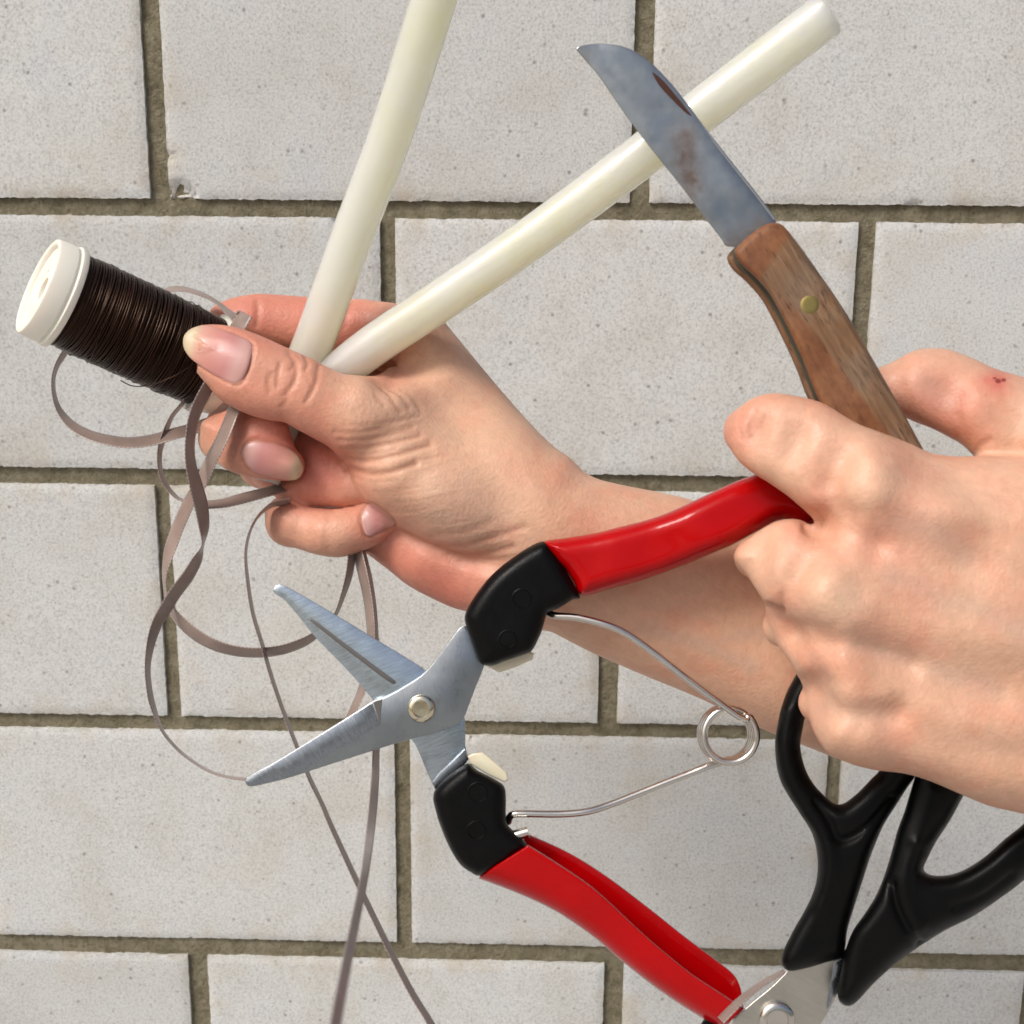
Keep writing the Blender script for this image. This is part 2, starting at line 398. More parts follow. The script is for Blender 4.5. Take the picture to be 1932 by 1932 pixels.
def tube_pts(C, r, seg=12, caps=True):
    C = np.array(C, float); r = np.broadcast_to(np.asarray(r, float), (len(C),))
    T = np.gradient(C, axis=0); T /= np.linalg.norm(T, axis=1, keepdims=True)
    up = np.array([.13, .9, .4]); V = []
    nrm = np.cross(T[0], up); nrm /= np.linalg.norm(nrm)
    for i in range(len(C)):
        nrm = nrm-T[i]*(nrm@T[i]); nrm /= np.linalg.norm(nrm); b = np.cross(T[i], nrm)
        a = np.arange(seg)*2*math.pi/seg
        V.append(C[i]+r[i]*(np.cos(a)[:,None]*nrm+np.sin(a)[:,None]*b))
    V = np.concatenate(V); n = len(C); fs = []
    for i in range(n-1):
        for j in range(seg):
            k = (j+1) % seg; fs.append((i*seg+j, i*seg+k, (i+1)*seg+k, (i+1)*seg+j))
    if caps: fs.append(tuple(range(seg))[::-1]); fs.append(tuple(range((n-1)*seg, n*seg)))
    return V, fs
def lathe_geo(c, axis, prof, seg=64):
    c = np.array(c); axis = np.array(axis)/np.linalg.norm(axis); u = np.cross(axis, (0.1,.2,1)); u /= np.linalg.norm(u); v = np.cross(axis, u)
    a = np.arange(seg)*2*math.pi/seg; ring = np.cos(a)[:,None]*u+np.sin(a)[:,None]*v
    V = np.concatenate([c+axis*z+ring*max(r, 1e-6) for z, r in prof]); fs = []
    for i in range(len(prof)-1):
        for j in range(seg):
            k = (j+1) % seg; fs.append((i*seg+j, i*seg+k, (i+1)*seg+k, (i+1)*seg+j))
    return V, fs
def lathe(name, c, axis, prof_mm, mat, parent, seg=64, sharp=35):
    V, fs = lathe_geo(c, axis, [(z/1000, r/1000) for z, r in prof_mm], seg)
    return link(name, V, fs, mat, parent, sharp)
NSIGN = -1      # grid space is left-handed
VIEW = -M[:,1]       # from the objects to the camera

# ------------------------------------------------------------------ brick wall
def smooth_noise(n, k):
    a = rng.normal(size=n+4*k); ker = np.hanning(2*k+1); ker /= ker.sum()
    b = np.convolve(a, ker, 'same')[2*k:2*k+n]; return b/(b.std()+1e-9)
wall = thing('brick_wall', (0, 0, 1.40), 'pale grey brick wall with recessed olive grey mortar behind both hands', 'wall')
rows_top = [.0053, -.2131, -.4313, -.6512]; rows_bot = [.0188, -.1985, -.4173, -.6328]
edges = [(-.3079,-.2925,.0703,.0858), (-.1264,-.1141,.2502,.2646), (-.3179,-.3055,.0556,.0727), (-.1205,-.1067,.2560,.2683), (-.3121,-.2938,.0677,.0856)]
mod = .378
tints = [1.0, .955, 1.035, .935, 1.015]
BM = [make_brick_mat(i, t) for i, t in enumerate(tints)]
def brick(x0, x1, z0, z1, chip=None, fine=True):
    W, H = x1-x0, z1-z0; nx, nz = (170, 96) if fine else (40, 26)
    def axis(n, L):       # denser at the rims
        t = np.linspace(0, 1, n); b = np.array([0, .0009, .0022, .0045]); return np.concatenate([b, np.linspace(.008, L-.008, n-8), L-b[::-1]])
    ax, az = axis(nx, W), axis(nz, H)
    X, Z = np.meshgrid(ax, az, indexing='ij')
    ex = np.minimum(X, W-X); ez = np.minimum(Z, H-Z); e = np.minimum(ex, ez)
    fall = np.exp(-(e/.0018)**2)
    Y = .0005*fall+.00022*np.abs(rng.normal(size=X.shape))*fall
    Y = Y+.00005*np.outer(smooth_noise(nx, nx//6), smooth_noise(nz, nz//5))
    r = .00010
    for sgn, m, s in ((1, Z, H),):
        jit0 = smooth_noise(nx, 3)*r+rng.normal(size=nx)*.00013; jit1 = smooth_noise(nx, 3)*r+rng.normal(size=nx)*.00013
        Z = Z+(jit0[:,None]*np.exp(-Z/.002))+(jit1[:,None]*np.exp(-(H-Z)/.002))
    jx0 = smooth_noise(nz, 2)*r*.8; jx1 = smooth_noise(nz, 2)*r*.8
    X = X+jx0[None]*np.exp(-X/.002)+jx1[None]*np.exp(-(W-X)/.002)
    if chip:
        for cx, cz, rr, dp in chip:
            dd = np.hypot(X-cx, (Z-cz)*1.4); Y = Y+dp*np.clip(1-dd/rr, 0, 1)**.6*(1+.35*rng.normal(size=X.shape))*(dd < rr)
    Y = Y-random.uniform(0, .0006)
    V = np.stack([x0+X, Y, z0+Z], -1)
    fid = lambda i, k: i*nz+k
    ida = np.arange(nx*nz).reshape(nx, nz); fs = np.stack([ida[:-1,:-1], ida[1:,:-1], ida[1:,1:], ida[:-1,1:]], -1).reshape(-1,4)
    per = [fid(i,0) for i in range(nx-1)]+[fid(nx-1,k) for k in range(nz-1)]+[fid(i,nz-1) for i in range(nx-1,0,-1)]+[fid(0,k) for k in range(nz-1,0,-1)]
    Vf = V.reshape(-1,3); nb = len(Vf)
    back = Vf[per].copy(); back[:,1] = .03
    q = np.arange(len(per)); qn = (q+1) % len(per); per = np.array(per); fs = np.concatenate([fs, np.stack([per, nb+q, nb+qn, per[qn]], 1)])
    o = link('brick', np.concatenate([Vf, back]), fs, BM[random.randrange(5)], wall, 50)
    fattr(o, 'edge', np.concatenate([np.exp(-(e/.010)**2).ravel(), np.zeros(len(back))]))
D = WALL
for r in range(-1, 6):
    e = edges[r] if 0 <= r < 5 else edges[1 if r == -1 else 1]
    zt = 1.40+D*(rows_top[r-1] if 1 <= r <= 4 else (rows_bot[0]+.2035 if r == 0 else rows_bot[0]+.2035+.218 if r == -1 else rows_top[3]-.2186))
    zb = 1.40+D*(rows_bot[r] if 0 <= r <= 3 else (rows_bot[0]+.218 if r == -1 else rows_top[3]-.2040 if r == 4 else rows_top[3]-.2186-.204))
    js = [(e[0]-mod*2, e[1]-mod*2), (e[0]-mod, e[1]-mod), (e[0], e[1]), (e[2], e[3]), (e[2]+mod, e[3]+mod), (e[2]+2*mod, e[3]+2*mod)]
    for a, b in zip(js[:-1], js[1:]):
        ch = None
        if r == 0 and abs(a[1]+.2925) < .01: ch = [(.004, .002, .009, .003), (.0, .018, .004, .002)]
        elif random.random() < .5: ch = [(random.uniform(.0, D*.36), random.choice([0, D*.2]), random.uniform(.002, .005), .0015)]
        brick(a[1]*D, b[0]*D, zb, zt, ch, 0 <= r <= 4 and b[0] > -.42 and a[1] < .42)
n = 330; gx = np.linspace(-.62, .68, n); gz = np.linspace(.85, 1.68, 260)
GX, GZ = np.meshgrid(gx, gz, indexing='ij')
nzv = rng.normal(size=GX.shape); nzv = (nzv+np.roll(nzv,1,0)+np.roll(nzv,1,1)+np.roll(nzv,-1,0)+np.roll(nzv,-1,1))/2.2
idg = np.arange(GX.size).reshape(GX.shape)
link('mortar', np.stack([GX, .0024+.00025*nzv, GZ], -1).reshape(-1,3), np.stack([idg[:-1,:-1], idg[1:,:-1], idg[1:,1:], idg[:-1,1:]], -1).reshape(-1,4), 'mortar', wall)

# unseen ground below the picture, added for the light it bounces up
gm = material('pale_paving', (.42,.40,.37), .9); gn = N(gm); gn.color(gn.ramp(gn.noise(gn.coord(), 3, 5), [(.3, (.38,.36,.33)), (.7, (.46,.44,.41))]))
g = link('ground', [(-60,-60,0), (60,-60,0), (60,60,0), (-60,60,0)], [(0,1,2,3)], gm, None); g['kind'] = 'structure'

# ------------------------------------------------------------------ hands
def finish_hand(fd, parent, mat, dents, flush_shade, veins, pale=(), nails=(), scabs=(), smooth=6):
    v, fc = fd.mesh(smooth); n = vnormals(v, fc); U, V = v[:,0], v[:,1]
    front = np.clip((n[:,2]+.15)/.4, 0, 1); disp = np.zeros(len(v)); cr = np.zeros(len(v))
    for pts, dep, sig in dents:
        p = spline(pts, 4) if len(pts) > 2 else np.array(pts, float)
        dd = line_d(U, V, p); g = np.exp(-(dd/sig)**2); disp -= dep*g
        if dep > 0 and sig < 1.4: cr = np.maximum(cr, np.exp(-(dd/(sig*.8))**2)*min(1, dep*1.1))
    for ol in nails:
        p = spline(ol, 4, True); sd = poly_sd(U, V, p/S); disp -= .55*np.exp(-((sd+.25)/.55)**2)+.45*(sd > 0)*np.clip(sd/.8, 0, 1); cr = np.maximum(cr, .7*np.exp(-((sd+.2)/.45)**2))
    v = v+n*(disp*front)[:,None]
    o = link('skin', world(v), fc, mat, parent)
    fl = np.zeros(len(v))
    for x, y, r, a in flush_shade: fl += a*np.exp(-((U-x/S)**2+(V-y/S)**2)/r**2)
    vn = np.zeros(len(v))
    for pts, wd_, a in veins: vn = np.maximum(vn, a*np.exp(-(line_d(U, V, spline(pts, 4))/wd_)**2))
    pl = np.zeros(len(v))
    for x, y, r, a in pale: pl += a*np.exp(-((U-x/S)**2+(V-y/S)**2)/r**2)
    sb = np.zeros(len(v))
    for x, y, r in scabs: sb = np.maximum(sb, np.exp(-((U-x/S)**2+((V-y/S)*1.3)**2)/r**2))
    fattr(o, 'scab', sb)
    fattr(o, 'pale', np.clip(pl, 0, 1)); fattr(o, 'flush_shade', np.clip(fl, 0, .9)); fattr(o, 'vein', vn*front); fattr(o, 'crease', np.clip(cr*front*.8, 0, .85))
    return o
def nail(hand_obj, hand, outline, base, tip, lift=.25):
    """a nail plate laid on the finger under its outline"""
    off = origin(hand); me = hand_obj.data
    bvh = BVHTree.FromPolygons([Vector(q.co) for q in me.vertices], [tuple(p.vertices) for p in me.polygons])
    p = spline(outline, 4, True); c = p.mean(0); rings = [.001,.2,.4,.6,.75,.87,.95,1.0]
    pts = np.concatenate([c+(p-c)*r for r in rings]); rr = np.repeat(rings, len(p))
    o3 = Vector(CAM)-off; dep = np.full(len(pts), np.nan); dirs = P(pts[:,0], pts[:,1], np.zeros(len(pts)))-CAM
    for i, d in enumerate(dirs):
        h = bvh.ray_cast(o3, Vector(d).normalized())
        if h[0] is not None: dep[i] = D0*1000*(1-(h[0]-o3).length/Vector(d).length)
    ok = ~np.isnan(dep)
    A = np.stack([np.ones(len(pts)), pts[:,0]-c[0], pts[:,1]-c[1], (pts[:,0]-c[0])**2, (pts[:,1]-c[1])**2, (pts[:,0]-c[0])*(pts[:,1]-c[1])], 1)
    med = np.median(dep[ok]); ok &= np.abs(np.nan_to_num(dep, nan=1e3)-med) < 7
    sol = np.linalg.lstsq(A[ok], dep[ok], rcond=None)[0]; fit = A @ sol
    w = fit*.75+np.where(ok, dep, fit)*.25+lift
    w = np.where(ok, np.maximum(w, dep+.22*(1-rr**6)), w)
    w = np.where(rr > .99, w-lift*1.0, w)
    top = P(pts[:,0], pts[:,1], w); m = len(p); k = len(rings); fs = []
    for r in range(k-1):
        for i in range(m):
            j = (i+1) % m; fs.append((r*m+i, r*m+j, (r+1)*m+j, (r+1)*m+i))
    low = P(p[:,0], p[:,1], w[-m:]-.9); V = np.concatenate([top, low])
    fs += [((k-1)*m+i, (k-1)*m+(i+1) % m, k*m+(i+1) % m, k*m+i) for i in range(m)]
    o = link('fingernail', V, fs, 'nail', hand)
    a = np.array(tip, float)-base; q = np.concatenate([pts, p])
    fattr(o, 'u', np.clip(((q-base) @ a)/(a @ a), 0, 1)); return o

lh = thing('hand', P(950, 900, -5), 'bare hand and forearm pinching cream glue sticks and a spool between thumb and fingers', 'hand')
fd = Field(370, 2260, 540, 1790, -62, 30, .62)
c2 = lambda L: Z2(L)
# forearm and palm
fd.inflate([(955,870),(1055,858),(1110,896),(1160,912),(1250,930),(1310,945),(1420,985),(1550,1040),(1800,1140),(2250,1250),(2250,1600),(2000,1490),(1800,1468),(1640,1450),(1530,1412),(1430,1372),(1330,1322),(1200,1268),(1110,1228),(1030,1187),(975,1165),(930,1060)],
    [(1030,1000,-7,17,17),(1300,1130,-11,19,21),(1700,1300,-10,20,20),(2250,1430,-8,21,23)], 3)
fd.inflate(c2([(700,600),(770,500),(850,528),(1000,538),(1080,500),(1180,410),(1290,312),(1340,360),(1430,460),(1540,590),(1700,740),(1800,825),(1890,950),(1990,1080),(2100,1180),(2150,1500),(1900,1560),(1750,1510),(1600,1475),(1450,1430),(1300,1370),(1200,1320),(1120,1280),(1040,1220),(970,1160),(920,1090),(890,1010),(850,950),(770,880),(700,840),(640,760)]),
    c2([(1280,380,-17,9,8),(1450,620,-13,12,12),(1000,700,3,13,13),(1100,1000,0,16,16),(1300,1150,-2,18,18),(1800,1150,-6,17,17),(1200,1300,-4,14,12)]), 7)
fd.inflate(c2([(930,1380),(1000,1440),(1080,1500),(1180,1580),(1290,1640),(1400,1690),(1480,1712),(1600,1740),(1860,1790),(1900,1600),(1750,1400),(1450,1330),(1200,1230),(1050,1200),(960,1260)]),
    c2([(1050,1380,-15,9,9),(1300,1520,-13,12,13),(1700,1600,-9,15,16)]), 3.0)
# thumb
fd.inflate(c2([(60,365),(68,335),(95,308),(150,287),(215,283),(300,292),(400,320),(500,362),(600,408),(700,452),(780,495),(860,530),(1000,580),(1080,760),(1000,900),(880,930),(770,876),(700,842),(620,800),(565,770),(500,762),(400,736),(300,690),(240,650),(190,592),(130,520),(85,450),(65,405)]),
    c2([(180,420,12,7.0,7.5),(350,500,12,8.2,8.5),(600,610,11,9.2,9.5),(850,720,8,11,11)]), 4)
# middle fingertip, ring and little fingers curled round from behind
fd.inflate(c2([(160,770),(168,830),(185,880),(215,940),(255,990),(330,1026),(420,1046),(520,1060),(600,1061),(650,1042),(670,990),(658,940),(625,898),(600,830),(570,740),(480,680),(330,690),(220,745)]),
    c2([(560,980,1.5,6.0,7),(400,900,0,7.6,8),(250,850,-5,8,7)]), 1.2)
fd.inflate(c2([(400,1000),(470,1105),(560,1151),(660,1186),(780,1198),(900,1187),(1000,1168),(1040,1100),(920,950),(800,850),(650,800),(450,840)]),
    c2([(950,1100,-7,7,7),(700,1050,-11,8,8),(500,1000,-21,8,8)]), .8)
fd.inflate(c2([(478,1210),(500,1185),(540,1174),(620,1180),(720,1195),(820,1200),(910,1190),(985,1168),(1060,1200),(1140,1270),(1100,1315),(1040,1370),(950,1412),(850,1441),(740,1431),(620,1392),(530,1342),(490,1275)]),
    c2([(1040,1270,-6,6.2,6.5),(800,1310,-5,7.2,7.5),(600,1270,-9,7.5,7.5)]), .8)
# index finger behind the sticks
fd.inflate(c2([(195,225),(230,185),(300,155),(380,137),(450,131),(540,136),(650,144),(760,152),(860,160),(940,157),(1010,165),(1100,182),(1200,242),(1290,312),(1330,420),(1250,500),(1100,520),(950,480),(700,440),(500,400),(300,370),(215,300)]),
    c2([(280,260,-21,7,7.5),(600,290,-23,8,8.2),(900,330,-25,8.8,9),(1220,380,-19,10,9)]), 2.5)
# knuckles and first finger joints on the far side
def q2(a, w): x = Z2([a])[0]; return (x[0], x[1], w)
for k0, k1, r0, r1 in (((1150,520,-40),(330,760,-30),10,8.5), ((1060,760,-43),(470,960,-33),10,8.5), ((980,1000,-38),(600,1250,-24),9,7.5)):
    fd.cone(q2(k0[:2], k0[2]), q2(k1[:2], k1[2]), r0, r1, 2)
    fd.cone(q2((1750,1150), -16), q2(k0[:2], k0[2]), 13, r0, 6)
fd.cone(q2((330,760), -30), q2((260,850), -8), 8, 7.5, 2); fd.cone(q2((470,960), -33), q2((540,1010), -20), 8, 7.0, 2)
fd.cone(q2((600,1250), -24), q2((590,1270), -10), 7.3, 7.2, 2)
fd.cone(q2((1220,380), -22), q2((1750,1100), -14), 11, 14, 6)
fd.cone(q2((1000,800), -26), q2((1250,1250), -22), 12, 12, 5)
dents = [  # thumb joint lines, then the folds of the ball of the thumb and wrist
 (c2([(502,530),(488,575),(492,620)]),.35,.8),(c2([(548,478),(535,530),(530,590)]),.38,.8),(c2([(590,428),(618,470),(600,505)]),.4,.7),(c2([(628,480),(622,560),(572,632)]),.5,.8),
 (c2([(672,440),(684,480),(672,510)]),.4,.7),(c2([(738,492),(724,575),(676,668)]),.45,.8),(c2([(590,640),(560,690)]),.25,.8),
 (c2([(850,905),(960,902),(1100,872),(1240,838)]),.45,1.0),(c2([(868,948),(980,962),(1130,930),(1290,880)]),.55,1.0),(c2([(885,995),(985,1024),(1090,1018),(1220,975)]),.75,1.1),
 (c2([(840,860),(960,862),(1080,835),(1200,800)]),.35,1.0),(c2([(820,820),(930,825),(1050,800)]),.28,.9),(c2([(860,925),(980,930),(1120,900)]),.3,.7),(c2([(900,1035),(1010,1060),(1130,1050)]),.22,.8),
 (c2([(1060,590),(1090,625),(1110,680),(1140,720)]),.35,.8),(c2([(1110,590),(1150,640),(1180,700)]),.3,.8),(c2([(1160,600),(1210,660),(1240,720)]),.25,.8),(c2([(1020,640),(1060,690)]),.25,.8),
 (c2([(1330,1385),(1480,1378),(1640,1330),(1760,1290)]),.35,1.1),(c2([(1390,1420),(1540,1428),(1700,1390)]),.4,1.1),(c2([(1450,1455),(1600,1455),(1740,1440)]),.3,1.0),(c2([(1300,1330),(1450,1310),(1600,1260)]),.22,1.2),
 (c2([(432,170),(436,220),(428,290)]),.5,.9),(c2([(900,165),(880,220),(860,300)]),.3,1.2),
 (c2([(1090,545),(1130,520),(1180,500)]),2.2,5.0),
 (c2([(1060,430),(1100,500),(1120,540)]),1.0,4.0),
 (c2([(345,960),(352,905),(390,862),(440,852)]),.35,.8),(c2([(800,1210),(780,1300),(790,1400)]),.25,1.6),
 (c2([(1000,640),(1150,720),(1350,820)]),-.7,5.5),(c2([(1100,1120),(1250,1180),(1400,1250)]),-.8,9)]
for i in range(26):      # fine parallel folds
    y0 = 760+i*17; x0 = 850+random.uniform(-10,60)+i*9
    dents.append((c2([(x0,y0+25),(x0+120+random.uniform(0,40),y0+22),(x0+260+random.uniform(0,120),y0-15)]), random.uniform(.06,.16), .6))
for i in range(9):
    y0 = 1180+i*26; dents.append((c2([(1150+i*28,y0),(1300+i*28,y0+10),(1430+i*28,y0-14)]), random.uniform(.05,.12), .8))
def fl2(L): return [(*Z2([(a[0], a[1])])[0], a[2], a[3]) for a in L]
flush_shade = fl2([(300,220,14,.55),(560,230,16,.5),(820,260,14,.55),(1000,320,12,.35),(420,820,14,.6),(620,960,14,.45),(780,980,12,.6),(700,1300,14,.25),(560,1260,10,.25),(1000,1260,10,.35),
  (1080,1420,12,.5),(1300,1560,16,.5),(1450,1640,14,.45),(160,600,9,.2),(250,620,9,.22),(560,580,9,.14),(1100,520,7,.35)])  # redness of the fingers; palm hollow and web also get painted shade
veins = [([(1210,1185),(1290,1205),(1350,1225),(1420,1260)], 2.5, .35), ([(1330,1225),(1390,1200),(1440,1195)], 2.0, .3), (c2([(1350,1180),(1500,1240),(1560,1260)]), 9, .25), ([(1250,1010),(1330,1050)], 4, .12)]
NAILS = [c2([(64,370),(72,335),(105,305),(160,290),(225,300),(300,325),(370,355),(408,385),(405,440),(385,510),(345,580),(290,572),(220,535),(150,490),(100,450),(72,410)]),
  c2([(352,925),(368,885),(405,865),(470,866),(550,882),(615,915),(652,965),(660,1010),(635,1050),(590,1058),(510,1046),(430,1026),(378,988)]),
  c2([(948,1240),(965,1200),(1000,1172),(1050,1200),(1118,1268),(1085,1295),(1030,1322),(985,1336),(962,1300)])]
lskin = finish_hand(fd, lh, 'skin', dents, flush_shade, veins, fl2([(1050,600,9,.25),(1300,1050,18,.3),(1500,900,20,.2),(640,1290,6,.35),(850,1300,6,.3)]), NAILS)
nail(lskin, lh, NAILS[0], np.array(c2([(380,480)])[0]), np.array(c2([(62,365)])[0]), .3)
nail(lskin, lh, NAILS[1], np.array(c2([(355,925)])[0]), np.array(c2([(668,1000)])[0]), .3)
nail(lskin, lh, NAILS[2], np.array(c2([(948,1260)])[0]), np.array(c2([(1180,1250)])[0]), .2)

rh = thing('hand', P(1800, 1150, 45), 'fist seen from its back gripping the knife, the secateurs and the scissors', 'hand')
fd = Field(1340, 2270, 630, 1640, -12, 80, .6)
rz = ZR; z4 = Z4
def cc(f, L): return f(L)
dors = rz([(980,700),(1150,675),(1280,712),(1360,750),(1430,776),(1560,790),(1700,786),(1800,790),(1932,796),(2150,790),(2890,800)])+z4([(2260,1290),(1900,1140),(1700,1065),(1506,1012),(1350,975),(1240,930),(1100,870),(990,836),(870,818),(800,790),(720,758),(650,715),(610,620),(600,450),(560,250)])+rz([(740,1500),(770,1250),(800,1080)])
fd.inflate(dors, rz([(1000,1000,46,17,14),(1000,1700,46,17,15),(1500,1200,47,18,17),(1932,1500,47,20,19),(2600,1600,44,20,20),(1600,850,42,14,11)])+z4([(800,650,44,16,14),(1300,800,46,17,15)]), 5)
fd.inflate(rz([(268,680),(276,605),(320,530),(390,470),(480,438),(560,435),(640,448),(720,465),(800,490),(870,530),(950,580),(1050,635),(1160,700),(1250,820),(1250,980),(1150,1090),(1000,1140),(850,1150),(745,1130),(670,1070),(600,1010),(500,940),(410,885),(330,820),(285,750)]),
    rz([(360,640,40,8.0,7.2),(600,700,45,8.2,7.6),(800,790,49,8.6,8.5),(1100,930,53,10,10)]), 4.5)
fd.inflate(rz([(300,1352),(325,1300),(385,1252),(440,1210),(520,1163),(600,1142),(680,1147),(745,1190),(900,1260),(1050,1400),(1050,1600),(900,1760),(700,1740),(575,1665),(485,1622),(460,1590),(420,1530),(375,1462),(322,1405)]),
    rz([(400,1340,37,8.5,7.5),(600,1420,47,9.5,8.5),(900,1540,53,11,12)]), 3.5)
fd.inflate(z4([(374,85),(390,180),(420,260),(470,330),(530,400),(640,470),(780,440),(820,250),(760,100),(600,10),(450,30)]), z4([(440,190,36,8,6.5),(620,250,47,10,10),(760,280,50,11,10)]), 3.5)
fd.inflate(z4([(515,370),(530,440),(545,500),(560,580),(590,650),(650,720),(720,760),(810,790),(920,770),(970,600),(900,430),(760,360),(620,330)]), z4([(590,520,38,8.5,7),(760,600,46,11,11),(870,620,48,11,11)]), 3.5)
# thumb behind the knife
fd.inflate(rz([(1000,350),(1060,310),(1120,288),(1200,255),(1280,210),(1360,185),(1480,184),(1560,205),(1660,245),(1780,300),(1932,345),(2200,440),(2600,560),(2700,900),(2300,1000),(1932,880),(1750,840),(1650,788),(1600,737),(1540,700),(1450,650),(1380,620),(1320,600),(1230,560),(1120,520),(1030,450)]),
    rz([(1120,400,23,8,7),(1400,400,26,9.5,9),(1750,550,31,10.5,11),(2200,680,36,12,13)]), 4)
def qr(f, a, w): x = f([a])[0]; return (x[0], x[1], w)
fd.cone(qr(rz,(380,650),36), qr(rz,(640,800),10), 7.5, 7, 2); fd.cone(qr(rz,(640,800),10), qr(rz,(1050,900),8), 7, 6.5, 2)
fd.cone(qr(rz,(420,1360),32), qr(rz,(720,1420),8), 6.3, 7, 2); fd.cone(qr(rz,(720,1420),8), qr(rz,(1100,1400),10), 7, 7, 2)
fd.cone(qr(z4,(450,190),32), qr(z4,(640,230),8), 6.3, 7, 2); fd.cone(qr(z4,(610,520),34), qr(z4,(760,520),10), 6.5, 7, 2)
dents = [(rz([(718,1130),(722,1165),(720,1190)]),1.0,1.6),(rz([(800,1170),(950,1230),(1090,1290)]),2.9,5.5),(rz([(840,960),(880,1050),(960,1130)]),1.3,4),
 (rz([(485,1622),(530,1640),(575,1655)]),.8,1.0),(rz([(575,1560),(578,1660)]),.3,.9),(z4([(520,240),(640,250),(760,270),(880,300),(1000,350)]),2.3,4.5),(z4([(590,450),(690,560),(820,580),(950,560)]),2.6,4.5),
 (z4([(560,330),(640,430)]),.8,3),(rz([(350,530),(330,600),(345,690)]),.22,.7),(rz([(420,530),(395,610),(400,690)]),.25,.7),(rz([(470,560),(445,640)]),.2,.7),(rz([(380,500),(350,580)]),.15,.6),
 (rz([(1050,980),(1056,985)]),-1.5,9.5),(rz([(800,1560),(860,1680)]),-1.9,9.5),(z4([(640,60),(700,90)]),-1.4,8),(z4([(690,470),(740,490)]),-1.6,8.5),(z4([(720,680),(780,700)]),-1.6,8),
 (rz([(1150,1020),(1500,1080),(1932,1130)]),-1.3,5.5),(rz([(1100,1640),(1450,1760),(1932,1850)]),-1.5,6.5),(rz([(1300,1300),(1600,1380),(1932,1450)]),1.4,7),(z4([(900,330),(1100,390),(1400,470)]),1.4,6.5),
 (z4([(900,520),(1200,600),(1500,640)]),-1.2,6),(z4([(950,640),(1200,720),(1500,780)]),1.1,6),
 (rz([(1560,560),(1570,640),(1555,700)]),.4,1.5),(rz([(1740,700),(1690,720),(1650,770)]),.4,1.2),(rz([(1240,500),(1300,590)]),.5,3),(rz([(700,900),(760,960)]),.2,2),
 (z4([(370,95),(440,110)]),.4,1.0),(rz([(760,780),(900,820)]),.3,5)]
flr = lambda f, L: [(*f([(a[0], a[1])])[0], a[2], a[3]) for a in L]
flush_shade = flr(rz, [(360,580,8,.35),(330,700,7,.25),(700,560,10,.15),(1300,400,10,.45),(1480,420,9,.35),(1560,600,8,.4),(1750,380,7,.35),(1790,365,3.4,.7),(1720,360,1,.5),(1080,1260,9,.30),(820,980,8,.18),(1350,1180,11,.25),(620,1180,6,.2),(560,1640,5,.25),(1000,1680,9,.22),(700,1300,9,.1)])+flr(z4, [(620,300,9,.2),(1000,230,10,.15),(560,560,8,.15),(850,760,12,.12)])  # redness, plus painted shade on the thumb and in the knuckle hollows
veins = [(rz([(1180,1450),(1400,1560),(1650,1640),(1900,1760)]), 4, .25), (rz([(1250,1150),(1450,1230),(1600,1350)]), 5, .3), (z4([(760,240),(900,300),(1100,370),(1350,450)]), 4, .3), (z4([(640,540),(780,580),(900,590)]), 4, .2), (rz([(1380,380),(1460,440),(1500,500)]), 4, .25)]
pale = flr(rz, [(1050,980,8,.45),(860,1640,9,.5),(500,1270,6,.35),(600,720,9,.3),(1500,1000,12,.3),(1350,330,8,.25)])+flr(z4, [(720,70,7,.6),(700,480,6,.45),(1300,300,12,.25),(780,690,8,.35)])
rskin = finish_hand(fd, rh, 'skin2', dents, flush_shade, veins, pale, (), [(*ZR([(1787,366)])[0], 1.0), (*ZR([(1818,360)])[0], .8), (*ZR([(1765,350)])[0], .5)])

# ------------------------------------------------------------------ glue sticks
def stick(L, label, dw=0):
    p = spline(L, 10); C = P(p[:,0], p[:,1], p[:,2]); loc = C[0]
    e0 = (C[0]-C[1]); e0 /= np.linalg.norm(e0); e1 = C[-1]-C[-2]; e1 /= np.linalg.norm(e1)
    C2 = np.concatenate([[C[0]+e0*.0006, C[0]+e0*.0005, C[0]+e0*.0002], C, [C[-1]+e1*.0002, C[-1]+e1*.0005, C[-1]+e1*.0006]])
    r = np.full(len(C2), .0063); r[[0,-1]] = .0054; r[[1,-2]] = .0059; r[[2,-3]] = .00625
    V, fs = tube_pts(C2, r, 40)
    o = link('glue_stick', V, fs, 'glue', None, 50); o.data.transform(Matrix.Translation(-Vector(loc))); o.location = Vector(loc)
    o['label'] = label; o['category'] = 'glue stick'; o['group'] = 'cream glue sticks held in the hand'
stick([(491,901,-7),(540,770,-8),(592,645,-5),(665,445,6),(742,240,20),(812,20,36),(850,-110,45)], 'steeper cream glue stick running up out of the top of the photo')
stick([(546,786,-11),(680,670,-3),(820,575,3),(1005,448,11),(1190,310,19),(1380,165,27),(1560,28,34)], 'cream glue stick slanting to the right behind the knife blade')

# ------------------------------------------------------------------ wire spool
cl = P(*Z1([(325,515)])[0], 13.0); cr = P(*Z1([(1020,830)])[0], -12.0)
sp = thing('wire_spool', (cl+cr)/2, 'white plastic spool wound with dark brown wire held behind the thumb tip', 'spool')
ax = cl-cr; Ls = np.linalg.norm(ax)*1000; ax /= np.linalg.norm(ax)
lathe('core', cr, ax, [(-2,0), (-2,13.0), (Ls+1,13.0), (Ls+1,0)], 'cream', sp)
lathe('flange', cl, ax, [(-.2,12),(-.2,15.3),(.2,15.6),(1.6,15.6),(1.9,15.3),(2.0,14.9),(2.5,14.8),(3.0,15.2),(7.7,14.9),(8.3,14.6),(8.5,14.1),(8.4,13.4),(8.0,13.0),(7.0,12.8),(6.9,7.0),(7.2,6.6),(7.2,5.6),(6.8,5.2),(6.7,3.4),(3.0,3.2),(3.0,0)], 'cream', sp, 80, 40)
